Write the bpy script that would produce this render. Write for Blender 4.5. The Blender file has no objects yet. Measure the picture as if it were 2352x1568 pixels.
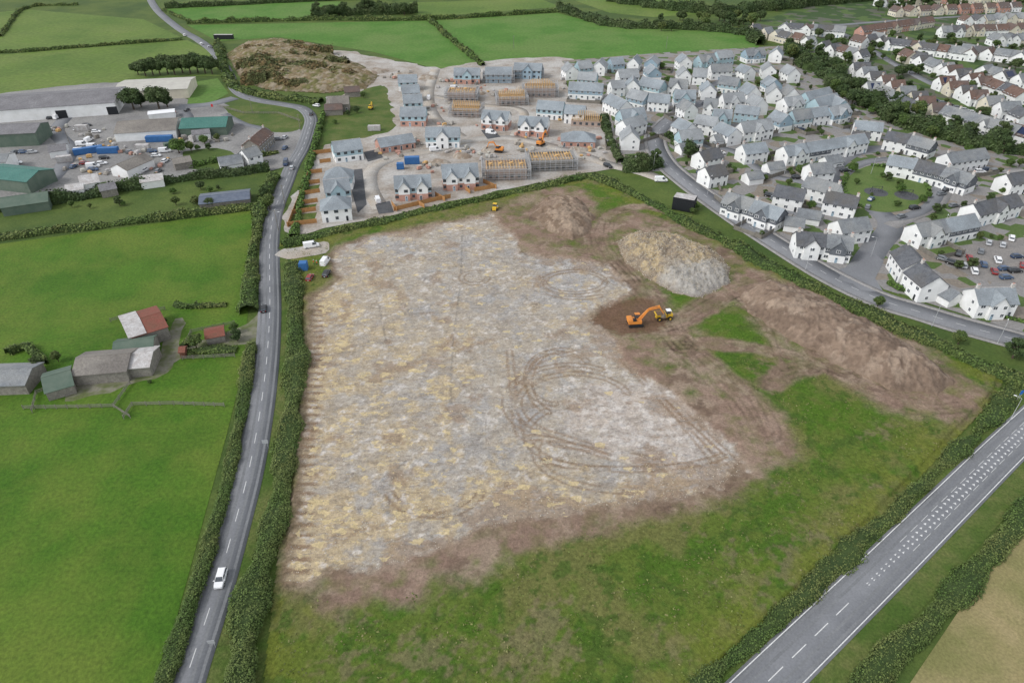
import bpy, math, random, numpy as np
from mathutils import Vector
random.seed(7); rng=np.random.default_rng(7)
H=108.0;F=1568.0;TH=math.radians(35);S,C=math.sin(TH),math.cos(TH)
def P(px,py,z=0.0):
    u=(px-1176)/F; w=(784-py)/F; t=(H-z)/(S-w*C)
    return (t*u, t*(C+w*S))
scn=bpy.context.scene; COL=scn.collection
# ---------------- materials
def nn(nt,t,**k):
    n=nt.nodes.new(t)
    for a,b in k.items(): setattr(n,a,b)
    return n
MATS={}
def mat(name,c1,c2=None,sc=1.0,det=5,rough=.9,bump=0,metal=0,c3=None,sc3=.1,island=0,fine=0,kind='noise',lo=.35,hi=.65,objc=False,spec=.25,famt=.38):
    if name in MATS: return MATS[name]
    m=bpy.data.materials.new(name); m.use_nodes=True; nt=m.node_tree; L=nt.links
    b=nt.nodes['Principled BSDF']; b.inputs['Roughness'].default_value=rough; b.inputs['Metallic'].default_value=metal
    b.inputs['Specular IOR Level'].default_value=spec
    if objc: pos=nn(nt,'ShaderNodeTexCoord').outputs['Object']
    else: pos=nn(nt,'ShaderNodeNewGeometry').outputs['Position']
    def mix(f,a,bb,bt='MIX'):
        x=nn(nt,'ShaderNodeMix',data_type='RGBA',blend_type=bt)
        if isinstance(f,float): x.inputs[0].default_value=f
        else: L.new(f,x.inputs[0])
        for i,v in ((6,a),(7,bb)):
            if isinstance(v,tuple): x.inputs[i].default_value=(*v,1)
            else: L.new(v,x.inputs[i])
        return x.outputs[2]
    def noise(s,d=5,l=.35,h=.65):
        n=nn(nt,'ShaderNodeTexNoise'); n.inputs['Scale'].default_value=s; n.inputs['Detail'].default_value=d
        n.inputs['Roughness'].default_value=.65
        L.new(pos,n.inputs['Vector'])
        r=nn(nt,'ShaderNodeMapRange'); r.inputs[1].default_value=l; r.inputs[2].default_value=h
        L.new(n.outputs['Fac'],r.inputs[0]); return r.outputs[0]
    col=c1; f=None
    if kind=='cells':
        v=nn(nt,'ShaderNodeTexVoronoi'); v.inputs['Scale'].default_value=sc; L.new(pos,v.inputs['Vector'])
        cr=nn(nt,'ShaderNodeValToRGB'); cr.color_ramp.interpolation='CONSTANT'
        s=nn(nt,'ShaderNodeSeparateColor'); L.new(v.outputs['Color'],s.inputs[0]); L.new(s.outputs[0],cr.inputs[0])
        e=cr.color_ramp.elements; e[0].color=(*c1,1); e[1].position=.4; e[1].color=(*c2,1)
        x=e.new(.7); x.color=(*c3,1); col=cr.outputs[0]; c3=None; f=noise(1.5)
    elif c2 is not None:
        f=noise(sc,det,lo,hi); col=mix(f,c1,c2)
    if c3 is not None: col=mix(noise(sc3,4,.42,.62),col,c3)
    if fine:
        g=noise(fine,6,.2,.8); x=nn(nt,'ShaderNodeMapRange'); L.new(g,x.inputs[0]); x.inputs[3].default_value=1-famt; x.inputs[4].default_value=1+famt
        cc=nn(nt,'ShaderNodeCombineColor'); [L.new(x.outputs[0],cc.inputs[i]) for i in range(3)]
        col=mix(1.0,col,cc.outputs[0],'MULTIPLY')
    if island:
        gi=nn(nt,'ShaderNodeNewGeometry'); x=nn(nt,'ShaderNodeMapRange'); L.new(gi.outputs['Random Per Island'],x.inputs[0])
        x.inputs[3].default_value=1-island; x.inputs[4].default_value=1+island
        cc=nn(nt,'ShaderNodeCombineColor'); [L.new(x.outputs[0],cc.inputs[i]) for i in range(3)]
        col=mix(1.0,col,cc.outputs[0],'MULTIPLY')
    if isinstance(col,tuple): b.inputs['Base Color'].default_value=(*col,1)
    else: L.new(col,b.inputs['Base Color'])
    if bump:
        bp=nn(nt,'ShaderNodeBump'); bp.inputs['Strength'].default_value=.7; bp.inputs['Distance'].default_value=bump
        L.new(noise(fine or sc*2,6,0,1),bp.inputs['Height']); L.new(bp.outputs[0],b.inputs['Normal'])
    MATS[name]=m; return m
pasture=mat('pasture_grass',(.040,.108,.006),(.070,.150,.012),.05,9,c3=(.105,.155,.02),sc3=.03,fine=1.3,bump=.25,famt=.5)
pasture2=mat('pasture_grass_far',(.062,.155,.02),(.088,.19,.03),.03,6,c3=(.11,.185,.042),sc3=.015,fine=.5)
pasture3=mat('pasture_grass_pale',(.105,.17,.028),(.15,.19,.05),.04,6,c3=(.085,.145,.025),sc3=.02,fine=.4)
green2=mat('village_green_grass',(.085,.14,.033),(.115,.16,.045),.2,6,fine=2.)
basegr=mat('rough_grass',(.068,.108,.02),(.10,.135,.03),.08,6,c3=(.048,.085,.018),sc3=.03,fine=1.2,bump=.2)
verge=mat('verge_grass',(.075,.115,.02),(.13,.14,.045),.25,6,c3=(.055,.10,.015),sc3=.08,fine=2.,bump=.25,famt=.5)
dry=mat('dry_field',(.25,.21,.095),(.30,.245,.125),.15,6,c3=(.18,.175,.065),sc3=.05,fine=2,bump=.1)
dirt=mat('bare_earth',(.36,.32,.275),(.26,.22,.18),.15,9,c3=(.43,.41,.38),sc3=.06,fine=1.,bump=.2)
estgr=mat('garden_ground',(.235,.225,.215),(.08,.125,.035),.2,fine=1.2,c3=(.22,.19,.155),kind='cells')
vilgr=mat('village_gardens',(.04,.075,.02),(.075,.12,.03),.12,fine=1.,c3=(.10,.105,.075),kind='cells')
yard=mat('yard_surface',(.23,.225,.22),(.31,.30,.28),.1,6,c3=(.18,.175,.17),sc3=.05,fine=1.)
asph=mat('asphalt',(.19,.195,.205),(.225,.23,.24),.12,6,fine=2.5,bump=.01,c3=(.17,.175,.185),sc3=.04,famt=.2)
asphd=mat('dark_tarmac',(.07,.075,.08),(.10,.10,.105),.3,5,fine=2.)
wear=mat('worn_asphalt',(.16,.165,.17),(.195,.20,.205),.1,6,fine=2.5,famt=.25)
conc=mat('concrete_surface',(.44,.42,.385),(.35,.325,.29),.15,6,fine=1.5,c3=(.38,.33,.27),sc3=.06)
pave=mat('pavement_slabs',(.29,.28,.27),(.24,.23,.22),.3,5,fine=2.)
paint=mat('white_road_paint',(.72,.72,.70),(.52,.52,.5),2.,5,rough=.6)
white=mat('white_render',(.82,.82,.81),(.70,.70,.68),.25,5,rough=.8)
cream=mat('cream_render',(.68,.63,.51),(.56,.51,.41),.25,5,rough=.8)
blue=mat('pale_blue_cladding',(.38,.50,.54),(.33,.45,.49),.3,5,rough=.7)
blue2=mat('blue_cladding',(.27,.36,.43),(.31,.41,.47),.3,5,rough=.7)
brick=mat('pink_brick',(.50,.29,.23),(.42,.24,.19),.9,6,fine=6)
dslate=mat('dark_slate_cladding',(.10,.11,.125),(.15,.16,.175),.9,6,fine=4)
stone=mat('stone_wall',(.27,.25,.22),(.18,.165,.145),1.2,6,fine=4)
slate=mat('blue_grey_slate',(.235,.265,.285),(.285,.315,.335),.5,6,fine=3,c3=(.205,.225,.24),sc3=.1)
slate2=mat('pale_grey_slate',(.27,.285,.295),(.32,.335,.34),.5,6,fine=3,c3=(.23,.24,.245),sc3=.1)
slated=mat('weathered_slate',(.15,.16,.17),(.21,.225,.235),.6,6,fine=3,c3=(.245,.25,.245),sc3=.1)
slatek=mat('dark_slate_roof',(.085,.09,.10),(.13,.135,.145),.6,6,fine=3,c3=(.11,.105,.10),sc3=.1)
browntile=mat('brown_roof_tile',(.115,.075,.06),(.17,.11,.088),.5,6,fine=3,c3=(.11,.095,.09),sc3=.05)
asb=mat('weathered_sheet_roof',(.21,.19,.165),(.28,.26,.23),.2,6,fine=2,c3=(.16,.145,.13),sc3=.1)
shr=mat('grey_sheet_roof',(.16,.155,.16),(.21,.205,.21),.15,6,fine=1.5)
crm=mat('cream_sheet_roof',(.50,.49,.43),(.42,.40,.36),.2,5)
grnroof=mat('green_sheet_roof',(.05,.15,.125),(.07,.18,.15),.2,5,fine=2,rough=.6)
olive=mat('olive_sheet',(.09,.13,.10),(.13,.165,.13),.3,5)
rust=mat('rusty_sheet_roof',(.22,.075,.055),(.17,.08,.055),.5,6,fine=3)
palesheet=mat('pale_sheet_roof',(.52,.51,.50),(.36,.33,.31),.6,6,fine=3)
glass=mat('window_glass',(.045,.055,.065),(.09,.10,.11),.8,2,rough=.15,spec=.6)
upvc=mat('white_frame',(.78,.78,.78),rough=.5)
darkfr=mat('dark_frame',(.05,.055,.06),rough=.5)
wood=mat('new_timber',(.62,.41,.19),(.52,.33,.14),.9,5,fine=5)
fencew=mat('orange_fence_timber',(.47,.25,.10),(.36,.19,.08),.8,5,fine=4)
oldwood=mat('weathered_timber',(.23,.21,.18),(.16,.15,.13),.9,5,fine=5)
steel=mat('scaffold_steel',(.45,.46,.47),rough=.45,metal=.2)
rubber=mat('black_rubber',(.025,.025,.027),rough=.85)
orange=mat('orange_machine_paint',(.70,.27,.05),(.58,.21,.05),1.,4,rough=.5)
yellow=mat('yellow_machine_paint',(.72,.47,.04),(.6,.38,.04),1.,4,rough=.5)
bluec=mat('blue_container_paint',(.04,.13,.32),(.05,.16,.37),.6,4,rough=.55)
blk=mat('black_paint',(.02,.022,.025),rough=.5)
concb=mat('chimney_render',(.6,.58,.55),(.4,.37,.34),2.,4)
leafA=mat('hedge_leaves',(.06,.105,.024),(.09,.14,.034),.15,4,island=.45,c3=(.125,.15,.045),sc3=.06,rough=.75)
leafB=mat('dark_foliage',(.036,.062,.022),(.056,.088,.03),.2,4,island=.5,rough=.8,c3=(.075,.10,.038),sc3=.05)
leafC=mat('scrub_leaves',(.17,.12,.055),(.09,.105,.04),.07,4,island=.4,lo=.45,hi=.55)
leafD=mat('bright_hedge_leaves',(.075,.14,.026),(.10,.165,.036),.2,4,island=.45,rough=.75)
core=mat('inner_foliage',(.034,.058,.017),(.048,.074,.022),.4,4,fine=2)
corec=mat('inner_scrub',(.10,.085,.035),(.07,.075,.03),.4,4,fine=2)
bark=mat('bark',(.10,.075,.055),(.07,.055,.04),2.,4)
weed=mat('weed_leaves',(.085,.13,.024),(.125,.16,.035),.1,4,island=.4,c3=(.18,.165,.075),sc3=.06)
stonem=mat('loose_stone',(.36,.33,.285),(.46,.41,.32),.3,3,island=.3)
# ---------------- meshes
def mesh_np(name,v,f,mats,smooth=False,mi=None):
    me=bpy.data.meshes.new(name); v=np.asarray(v,np.float32); f=np.asarray(f,np.int32); k=f.shape[1]
    me.vertices.add(len(v)); me.vertices.foreach_set('co',v.ravel())
    me.loops.add(f.size); me.loops.foreach_set('vertex_index',f.ravel())
    me.polygons.add(len(f)); me.polygons.foreach_set('loop_start',np.arange(0,f.size,k,dtype=np.int32))
    me.polygons.foreach_set('loop_total',np.full(len(f),k,np.int32))
    if smooth: me.polygons.foreach_set('use_smooth',np.ones(len(f),bool))
    for m in mats: me.materials.append(m)
    if mi is not None: me.polygons.foreach_set('material_index',np.asarray(mi,np.int32))
    me.update(calc_edges=True); return me
class MB:
    def __init__(s): s.v=[];s.f=[];s.m=[]
    def add(s,vs,fs,mi=0):
        o=len(s.v); s.v+= [tuple(x) for x in vs]
        for f in fs: s.f.append([i+o for i in f]); s.m.append(mi)
    def box(s,c,d,mi=0,rz=0):
        x,y,z=d[0]/2,d[1]/2,d[2]/2; cr,sr=math.cos(rz),math.sin(rz)
        vs=[(c[0]+a*x*cr-b*y*sr,c[1]+a*x*sr+b*y*cr,c[2]+e*z) for e in(-1,1) for a,b in((-1,-1),(1,-1),(1,1),(-1,1))]
        s.add(vs,[(0,3,2,1),(4,5,6,7),(0,1,5,4),(1,2,6,5),(2,3,7,6),(3,0,4,7)],mi)
    def frus(s,x0,x1,X0,X1,y0,y1,z0,z1,mi=0):
        vs=[(x0,-y0,z0),(x1,-y0,z0),(x1,y0,z0),(x0,y0,z0),(X0,-y1,z1),(X1,-y1,z1),(X1,y1,z1),(X0,y1,z1)]
        s.add(vs,[(0,3,2,1),(4,5,6,7),(0,1,5,4),(1,2,6,5),(2,3,7,6),(3,0,4,7)],mi)
    def cone(s,p,q,r1,r2,n=8,mi=0):
        p=Vector(p);q=Vector(q);d=(q-p).normalized(); a=d.orthogonal().normalized(); b=d.cross(a); vs=[]
        for c,r in((p,r1),(q,r2)):
            for i in range(n):
                t=2*math.pi*i/n; vs.append(c+a*(r*math.cos(t))+b*(r*math.sin(t)))
        s.add(vs,[(i,(i+1)%n,n+(i+1)%n,n+i) for i in range(n)]+[tuple(range(n))[::-1],tuple(range(n,2*n))],mi)
    def beam(s,p,q,w,mi=0): s.cone(p,q,w*.7,w*.7,4,mi)
    def prism(s,poly,y0,y1,mi=0):
        n=len(poly); vs=[(x,y0,z) for x,z in poly]+[(x,y1,z) for x,z in poly]
        s.add(vs,[(i,(i+1)%n,n+(i+1)%n,n+i) for i in range(n)]+[tuple(range(n))[::-1],tuple(range(n,2*n))],mi)
    def prismx(s,poly,x0,x1,mi=0):
        n=len(poly); vs=[(x0,y,z) for y,z in poly]+[(x1,y,z) for y,z in poly]
        s.add(vs,[(i,(i+1)%n,n+(i+1)%n,n+i) for i in range(n)]+[tuple(range(n))[::-1],tuple(range(n,2*n))],mi)
    def mesh(s,name,mats,smooth=False):
        me=bpy.data.meshes.new(name); me.from_pydata(s.v,[],s.f)
        for m in mats: me.materials.append(m)
        me.polygons.foreach_set('material_index',s.m)
        if smooth: me.polygons.foreach_set('use_smooth',[True]*len(s.f))
        me.update(); return me
def ob(name,me,parent=None,loc=(0,0,0),rz=0,sc=None,label=None,cat=None,group=None,kind=None):
    o=bpy.data.objects.new(name,me); COL.objects.link(o)
    o.location=loc; o.rotation_euler=(0,0,rz)
    if sc: o.scale=sc
    if parent: o.parent=parent
    if label: o['label']=label
    if cat: o['category']=cat
    if group: o['group']=group
    if kind: o['kind']=kind
    return o
# ---------------- noise
def vnoise(x,y,s,seed):
    r=np.random.default_rng(seed); G=r.random((256,256)); x=x/s;y=y/s
    xi=np.floor(x).astype(int);yi=np.floor(y).astype(int);fx=x-xi;fy=y-yi;fx=fx*fx*(3-2*fx);fy=fy*fy*(3-2*fy)
    a=G[xi%256,yi%256];b=G[(xi+1)%256,yi%256];c=G[xi%256,(yi+1)%256];d=G[(xi+1)%256,(yi+1)%256]
    return (a*(1-fx)+b*fx)*(1-fy)+(c*(1-fx)+d*fx)*fy
def fbm(x,y,s,seed,o=4):
    t=0;a=1;n=0
    for i in range(o):
        th=.9*i+.5; cx,sx=math.cos(th),math.sin(th)
        t=t+a*vnoise(x*cx-y*sx+37*i,x*sx+y*cx+11*i,s/2**i,seed+i);n+=a;a*=.62
    return t/n
def segd(x,y,a,b):
    dx,dy=b[0]-a[0],b[1]-a[1];L=dx*dx+dy*dy+1e-9
    t=np.clip(((x-a[0])*dx+(y-a[1])*dy)/L,0,1); return np.hypot(x-a[0]-t*dx,y-a[1]-t*dy)
def sdf(x,y,poly):
    d=np.full(x.shape,1e9);ins=np.zeros(x.shape,bool);n=len(poly)
    for i in range(n):
        a,b=poly[i],poly[(i+1)%n]; d=np.minimum(d,segd(x,y,a,b))
        if a[1]!=b[1]:
            c=((a[1]>y)!=(b[1]>y))&(x<(b[0]-a[0])*(y-a[1])/(b[1]-a[1])+a[0]); ins^=c
    return np.where(ins,d,-d)
def pl(x,y,pts):
    d=np.full(x.shape,1e9)
    for a,b in zip(pts[:-1],pts[1:]): d=np.minimum(d,segd(x,y,a,b))
    return d
def W(pts,z=0): return [P(a,b,z) for a,b in pts]
def smooth(pts,step=2.0):
    p=[np.array(q) for q in pts]; p=[2*p[0]-p[1]]+p+[2*p[-1]-p[-2]]; out=[]
    for i in range(1,len(p)-2):
        n=max(2,int(np.linalg.norm(p[i+1]-p[i])/step))
        for k in range(n):
            t=k/n; out.append(.5*((2*p[i])+(-p[i-1]+p[i+1])*t+(2*p[i-1]-5*p[i]+4*p[i+1]-p[i+2])*t*t+(-p[i-1]+3*p[i]-3*p[i+1]+p[i+2])*t**3))
    out.append(p[-2]); return np.array(out)
def frame(c):
    t=np.gradient(c,axis=0); t/=np.linalg.norm(t,axis=1)[:,None]+1e-9
    return t,np.stack([-t[:,1],t[:,0]],1)
def sheet(name,px,z,m,world=False,rag=0):
    w=px if world else W(px)
    if rag:
        c=smooth(w+[w[0]],3.0)[:-1]; 
        n=(vnoise(c[:,0],c[:,1],5,3)-.5)*rag; n2=(vnoise(c[:,0],c[:,1],5,9)-.5)*rag; w=[(a+e,b+g) for (a,b),e,g in zip(c,n,n2)]
    b=MB(); b.add([(x,y,z) for x,y in w],[tuple(range(len(w)))])
    me=b.mesh(name,[m])
    if me.polygons[0].normal.z<0: me.flip_normals()
    return ob(name,me,kind='structure')
def ribbon(name,c,off,wd,z,m,thick=0,kind='structure'):
    t,n=frame(c); a=c+n*(off+wd/2); b=c+n*(off-wd/2); N=len(c)
    v=[np.c_[a,np.full(N,z)],np.c_[b,np.full(N,z)]]; i=np.arange(N-1)
    f=[np.c_[i+N,i+N+1,i+1,i]]
    if thick:
        v+=[np.c_[a,np.full(N,z-thick)],np.c_[b,np.full(N,z-thick)]]
        f+=[np.c_[i,i+1,i+1+2*N,i+2*N],np.c_[i+N,i+3*N,i+1+3*N,i+1+N]]
    return ob(name,mesh_np(name,np.concatenate(v),np.concatenate(f),[m]),kind=kind)
def dashes(name,c,off,wd,z,on,gap,start=0,end=None):
    seg=np.linalg.norm(np.diff(c,axis=0),axis=1); s=np.r_[0,np.cumsum(seg)]; t,n=frame(c); mb=MB(); d=start; end=end or s[-1]
    at=lambda q:(np.array([np.interp(q,s,c[:,0]),np.interp(q,s,c[:,1])]),np.array([np.interp(q,s,n[:,0]),np.interp(q,s,n[:,1])]))
    while d+on<end:
        p,n1=at(d);q,n2=at(d+on)
        vs=[p+n1*(off-wd/2),q+n2*(off-wd/2),q+n2*(off+wd/2),p+n1*(off+wd/2)]
        mb.add([(a[0],a[1],z) for a in vs],[(0,1,2,3)]); d+=on+gap
    return ob(name,mb.mesh(name,[paint]),kind='structure')
# ---------------- foliage
def leaves(c,nrm,s,jit=.8,asp=1.):
    N=len(c); n=nrm+rng.normal(0,jit,(N,3)); n/=np.linalg.norm(n,axis=1)[:,None]+1e-9
    r=rng.normal(0,1,(N,3)); a=np.cross(n,r); a/=np.linalg.norm(a,axis=1)[:,None]+1e-9; b=np.cross(n,a)
    ss=(s*rng.uniform(.55,1.2,N))[:,None]*.5; a=a*ss*asp;b=b*ss
    v=np.stack([c-a-b*.6,c+a*.3-b,c+a+b*.6,c-a*.3+b],1).reshape(-1,3); return v,np.arange(4*N).reshape(-1,4)
def hedge(px,w,h,label='clipped dense green hedge along the field edge',m=None,name='hedge',kind=None,group='hedges bordering fields and roads',wvar=.45,world=False,cat='hedge',lf_=1.6):
    m=m or leafA; c=smooth(px if world else W(px),1.5); t,n=frame(c); N=len(c); K=7
    s=np.r_[0,np.cumsum(np.linalg.norm(np.diff(c,axis=0),axis=1))]
    ang=np.linspace(0,math.pi,K); sd=random.randint(0,999)
    def surf(si,a,k=1.):
        x=np.interp(si,s,c[:,0]);y=np.interp(si,s,c[:,1]);nx=np.interp(si,s,n[:,0]);ny=np.interp(si,s,n[:,1])
        bump=1+wvar*2*(fbm(si+np.cos(a)*2,si*0+a*2.2,3.,sd,3)-.5)
        off=(vnoise(si,si*0,13,sd+8)-.5)*w*.3
        ww=w/2*(1+wvar*(vnoise(si,si*0,9,sd+5)*2-1)); hh=h*(1+wvar*(vnoise(si,si*0,7,sd+6)*2-1))
        lx=off+ww*np.sign(np.cos(a))*np.abs(np.cos(a))**.7*bump*k; z=hh*np.sin(a)**.8*bump*k
        return np.stack([x+nx*lx,y+ny*lx,z],-1)
    si=np.repeat(s,K);aa=np.tile(ang,N); v=surf(si,aa,.88); i=np.arange(N-1)[:,None]*K+np.arange(K-1)[None,:]; i=i.ravel()
    f=np.c_[i,i+1,i+K+1,i+K]
    dens=lambda y:np.clip(np.hypot(y[:,0],np.hypot(y[:,1],H))/683*lf_,.28,1.1)
    sz=dens(c); seg=np.diff(s); per=(w+2*h)*.8; cnt=seg*per*1.5/(sz[:-1]**2*.6); M=int(cnt.sum()); M=min(M,60000)
    idx=rng.choice(N-1,M,p=cnt/cnt.sum()); sl=s[idx]+rng.random(M)*seg[idx]; al=rng.random(M)*math.pi
    cc=surf(sl,al,1.)+rng.normal(0,.14,(M,3)); nx=np.interp(sl,s,n[:,0]);ny=np.interp(sl,s,n[:,1])
    nr=np.stack([nx*np.cos(al),ny*np.cos(al),np.sin(al)+.5],-1); lv,lf=leaves(cc,nr,sz[idx],.6)
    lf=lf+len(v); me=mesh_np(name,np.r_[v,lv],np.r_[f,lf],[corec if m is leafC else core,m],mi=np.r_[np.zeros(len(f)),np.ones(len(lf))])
    return ob(name,me,label=label if kind!='structure' else None,cat=cat if kind!='structure' else None,group=group if not kind else None,kind=kind)
def crown(name,R,h0,h1,m,leaf,n,flat=1.):
    cl=[];hz=(h1-h0)/2
    for i in range(22):
        d=rng.normal(0,1,3);d/=np.linalg.norm(d); r=.35+.4*rng.random()
        cl.append((d*np.array([R*r,R*r,hz*r*flat])+np.array([0,0,h0+hz]),R*(.25+.2*rng.random())))
    V=[];Fc=[];MI=[];o=0
    for cc,r in cl:
        k=n//22; d=rng.normal(0,1,(k,3)); d/=np.linalg.norm(d,axis=1)[:,None]
        p=cc+d*(r*rng.uniform(.8,1.12,k))[:,None]*np.array([1,1,.8]); lv,lf=leaves(p,d+[0,0,.4],np.full(k,leaf),.7)
        V.append(lv);Fc.append(lf+o);MI+= [1]*len(lf);o+=len(lv)
        A=8;B=5;vv=[]
        for b in range(B):
            ph=math.pi*(b+.001)/(B-1+.002)
            for a in range(A):
                t=2*math.pi*a/A;q=r*.82*random.uniform(.85,1.1);vv.append((cc[0]+q*math.sin(ph)*math.cos(t),cc[1]+q*math.sin(ph)*math.sin(t),cc[2]+q*.8*math.cos(ph)))
        ff=[(b*A+a,b*A+(a+1)%A,(b+1)*A+(a+1)%A,(b+1)*A+a) for b in range(B-1) for a in range(A)]
        V.append(np.array(vv));Fc.append(np.array(ff)+o);MI+=[0]*len(ff);o+=len(vv)
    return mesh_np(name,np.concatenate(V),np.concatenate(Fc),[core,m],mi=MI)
def trunkm(h):
    b=MB(); b.cone((0,0,-.1),(0,0,h*.6),.32,.2); b.cone((0,0,h*.6),(.1,.1,h),.2,.08)
    for i in range(5):
        t=i*1.3; b.cone((0,0,h*(.4+.08*i)),(math.cos(t)*1.6,math.sin(t)*1.6,h*(.7+.06*i)),.12,.04,6)
    return b.mesh('trunk',[bark])
CR=[crown('crown',3.6,1.6,8,leafA,.42,2600),crown('crown',3.3,1.4,7.5,leafB,.42,2600),crown('crown',4,1.0,7,leafD,.45,2600),crown('crown',4.5,2.0,8,leafB,.5,3000,.8),crown('crown',3,.6,6,leafA,.4,2000)]
TK=trunkm(5.5)
def tree(px,py,h=8,v=None,label='leafy green broadleaf tree beside the gardens',group='trees around the houses',w=None,nm='tree'):
    x,y=w or P(px,py); v=random.randrange(5) if v is None else v; k=h/8*random.uniform(.92,1.08)
    t=ob(nm,None,loc=(x,y,0),rz=random.random()*6,sc=(k,k,k*random.uniform(.85,1.1)),label=label,cat='tree' if nm=='tree' else 'shrub',group=group)
    ob('trunk',TK,t); ob('crown',CR[v],t); return t
# ---------------- ground sheets
b=MB(); b.add([(-2500,-300,-.06),(2500,-300,-.06),(2500,4000,-.06),(-2500,4000,-.06)],[(0,1,2,3)]); ob('ground',b.mesh('ground',[basegr]),kind='structure')
sheet('pasture_field',[(-500,900),(0,560),(590,482),(575,640),(560,840),(520,1000),(400,1440),(300,1700),(-600,1700)],.0,pasture)
sheet('pasture_field',[(-300,128),(0,126),(430,92),(505,130),(520,175),(440,175),(280,188),(0,225),(-300,240)],.0,pasture3)
sheet('pasture_field',[(-300,60),(60,22),(330,45),(415,86),(0,118),(-300,118)],.0,pasture3)
sheet('pasture_field',[(430,58),(985,48),(1105,152),(1000,158),(860,120),(640,85),(500,95)],.0,pasture2)
sheet('pasture_field',[(990,48),(1280,30),(1400,62),(1700,74),(1745,108),(1540,125),(1115,148)],.0,pasture2)
sheet('pasture_field',[(375,24),(400,8),(790,4),(730,44),(440,48)],.0,pasture2)
sheet('pasture_field',[(940,6),(1240,-2),(1290,16),(1000,38),(955,34)],.0,pasture3)
sheet('pasture_field',[(1320,2),(1560,-10),(1650,30),(1500,40),(1400,30)],.0,pasture3)
sheet('dry_field',[(2352,1180),(2700,1000),(2900,1900),(1950,1800),(2090,1568)],.0,dry)
sheet('bare_earth_ground',[(745,240),(880,175),(1000,160),(1120,140),(1310,135),(1300,200),(1400,250),(1425,330),(1430,380),(1350,398),(1100,450),(810,512),(655,530),(700,400),(745,330)],.016,dirt,rag=3)
sheet('bare_earth_ground',[(730,115),(800,118),(960,150),(1010,158),(1000,190),(900,190),(840,165)],.022,dirt,rag=6)
sheet('rough_ground',[(735,255),(800,225),(880,195),(900,250),(905,300),(840,315),(745,335),(725,320)],.03,verge,rag=5)
sheet('estate_ground',[(1290,140),(1540,120),(1810,105),(1960,230),(2100,290),(2352,350),(2900,450),(2900,900),(2352,765),(2000,655),(1800,560),(1560,400),(1430,390),(1400,250)],.03,estgr)
sheet('village_ground',[(1690,70),(1830,20),(2100,-20),(3000,-60),(3200,500),(2352,350),(2100,290),(1960,230),(1810,105)],.024,vilgr)
sheet('yard_ground',[(-300,260),(0,215),(280,190),(440,230),(520,240),(560,290),(690,300),(650,385),(350,420),(0,480),(-400,560)],.02,yard,rag=2)
sheet('allotment_ground',[(-100,490),(350,420),(630,395),(600,470),(350,505),(-100,555)],.028,basegr)
sheet('grass_bank',[(510,245),(620,240),(690,258),(680,300),(600,300),(540,270)],.036,verge,rag=2)
sheet('grass_bank',[(440,190),(500,180),(525,215),(470,245),(430,240)],.042,pasture2)
sheet('grass_bank',[(420,350),(500,340),(560,370),(520,390),(430,385)],.036,basegr,rag=2)
fdirt=mat('farm_dirt',(.21,.20,.15),(.11,.13,.05),.25,7,fine=2.,lo=.42,hi=.58)
sheet('farm_track',[(160,885),(340,850),(368,780),(395,730),(412,745),(398,800),(450,790),(560,742),(595,700),(612,720),(600,765),(560,790),(430,812),(385,860),(290,885),(150,930)],.012,fdirt,rag=4)
# ---------------- roads
mainr=smooth(W([(330,1900),(425,1568),(464,1450),(503,1330),(540,1200),(567,1100),(588,1000),(604,900),(615,800),(620,700),(619,600),(621,540),(632,480),(656,420),(672,380),(695,340),(709,300),(714,272),(695,250),(650,240),(600,232),(560,220),(537,200),(527,175),(510,145),(490,118),(455,92),(420,72),(390,50),(365,28),(350,8),(340,-15)]),2)
sheet('verge_ground',[(300,1700),(400,1440),(520,1100),(560,900),(590,760),(585,600),(620,450),(650,450),(660,600),(705,700),(690,1000),(660,1200),(600,1568),(560,1700)],.008,verge,rag=1)
ribbon('road',mainr,0,6.6,.08,asph,.1)
for o_ in (-2.35,-.95,.95,2.35): ribbon('road',mainr,o_,.55,.084,wear)
dashes('road_marking',mainr,0,.14,.09,3.4,4.2,0,430); 
aroad=smooth(W([(1560,1768),(1760,1568),(1900,1432),(2040,1296),(2186,1152),(2352,990),(2600,760)]),3)
ribbon('verge_ground',aroad,0,17,.01,verge)
ribbon('road',aroad,0,8.3,.08,asph,.1)
for o_ in (-3.0,-1.6,1.6,3.0): ribbon('road',aroad,o_,.5,.084,wear)
ribbon('road_marking',aroad,3.6,.17,.09,paint); ribbon('road_marking',aroad,-3.6,.17,.09,paint)
def marks_tri():
    c=aroad;s=np.r_[0,np.cumsum(np.linalg.norm(np.diff(c,axis=0),axis=1))];t,n=frame(c)
    at=lambda q:(np.array([np.interp(q,s,c[:,0]),np.interp(q,s,c[:,1])]),np.array([np.interp(q,s,n[:,0]),np.interp(q,s,n[:,1])]))
    q0=P(2000,1335); s0=s[np.argmin(np.hypot(c[:,0]-q0[0],c[:,1]-q0[1]))]; mb=MB(); d=s0
    while d<s[-1]-4:
        w=min(1.0,.3+(d-s0)*.022); p,n1=at(d); q,n2=at(d+.62)
        for vs in ([p-n1*w,q-n1*w*.62,p-n1*w*.3],[p+n1*w*.3,q+n1*w*.62,p+n1*w]):
            mb.add([(a[0],a[1],.09) for a in vs],[(0,1,2)])
        d+=1.7
    ob('road_marking',mb.mesh('road_marking',[paint]),kind='structure'); return s0
s0=marks_tri(); dashes('road_marking',aroad,0,.15,.09,4,2.5,2,s0-2); dashes('road_marking',aroad,1.3,.08,.09,2.6,1.6,s0+14,None); dashes('road_marking',aroad,-1.3,.08,.09,2.6,1.6,s0+14,None)
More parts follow.
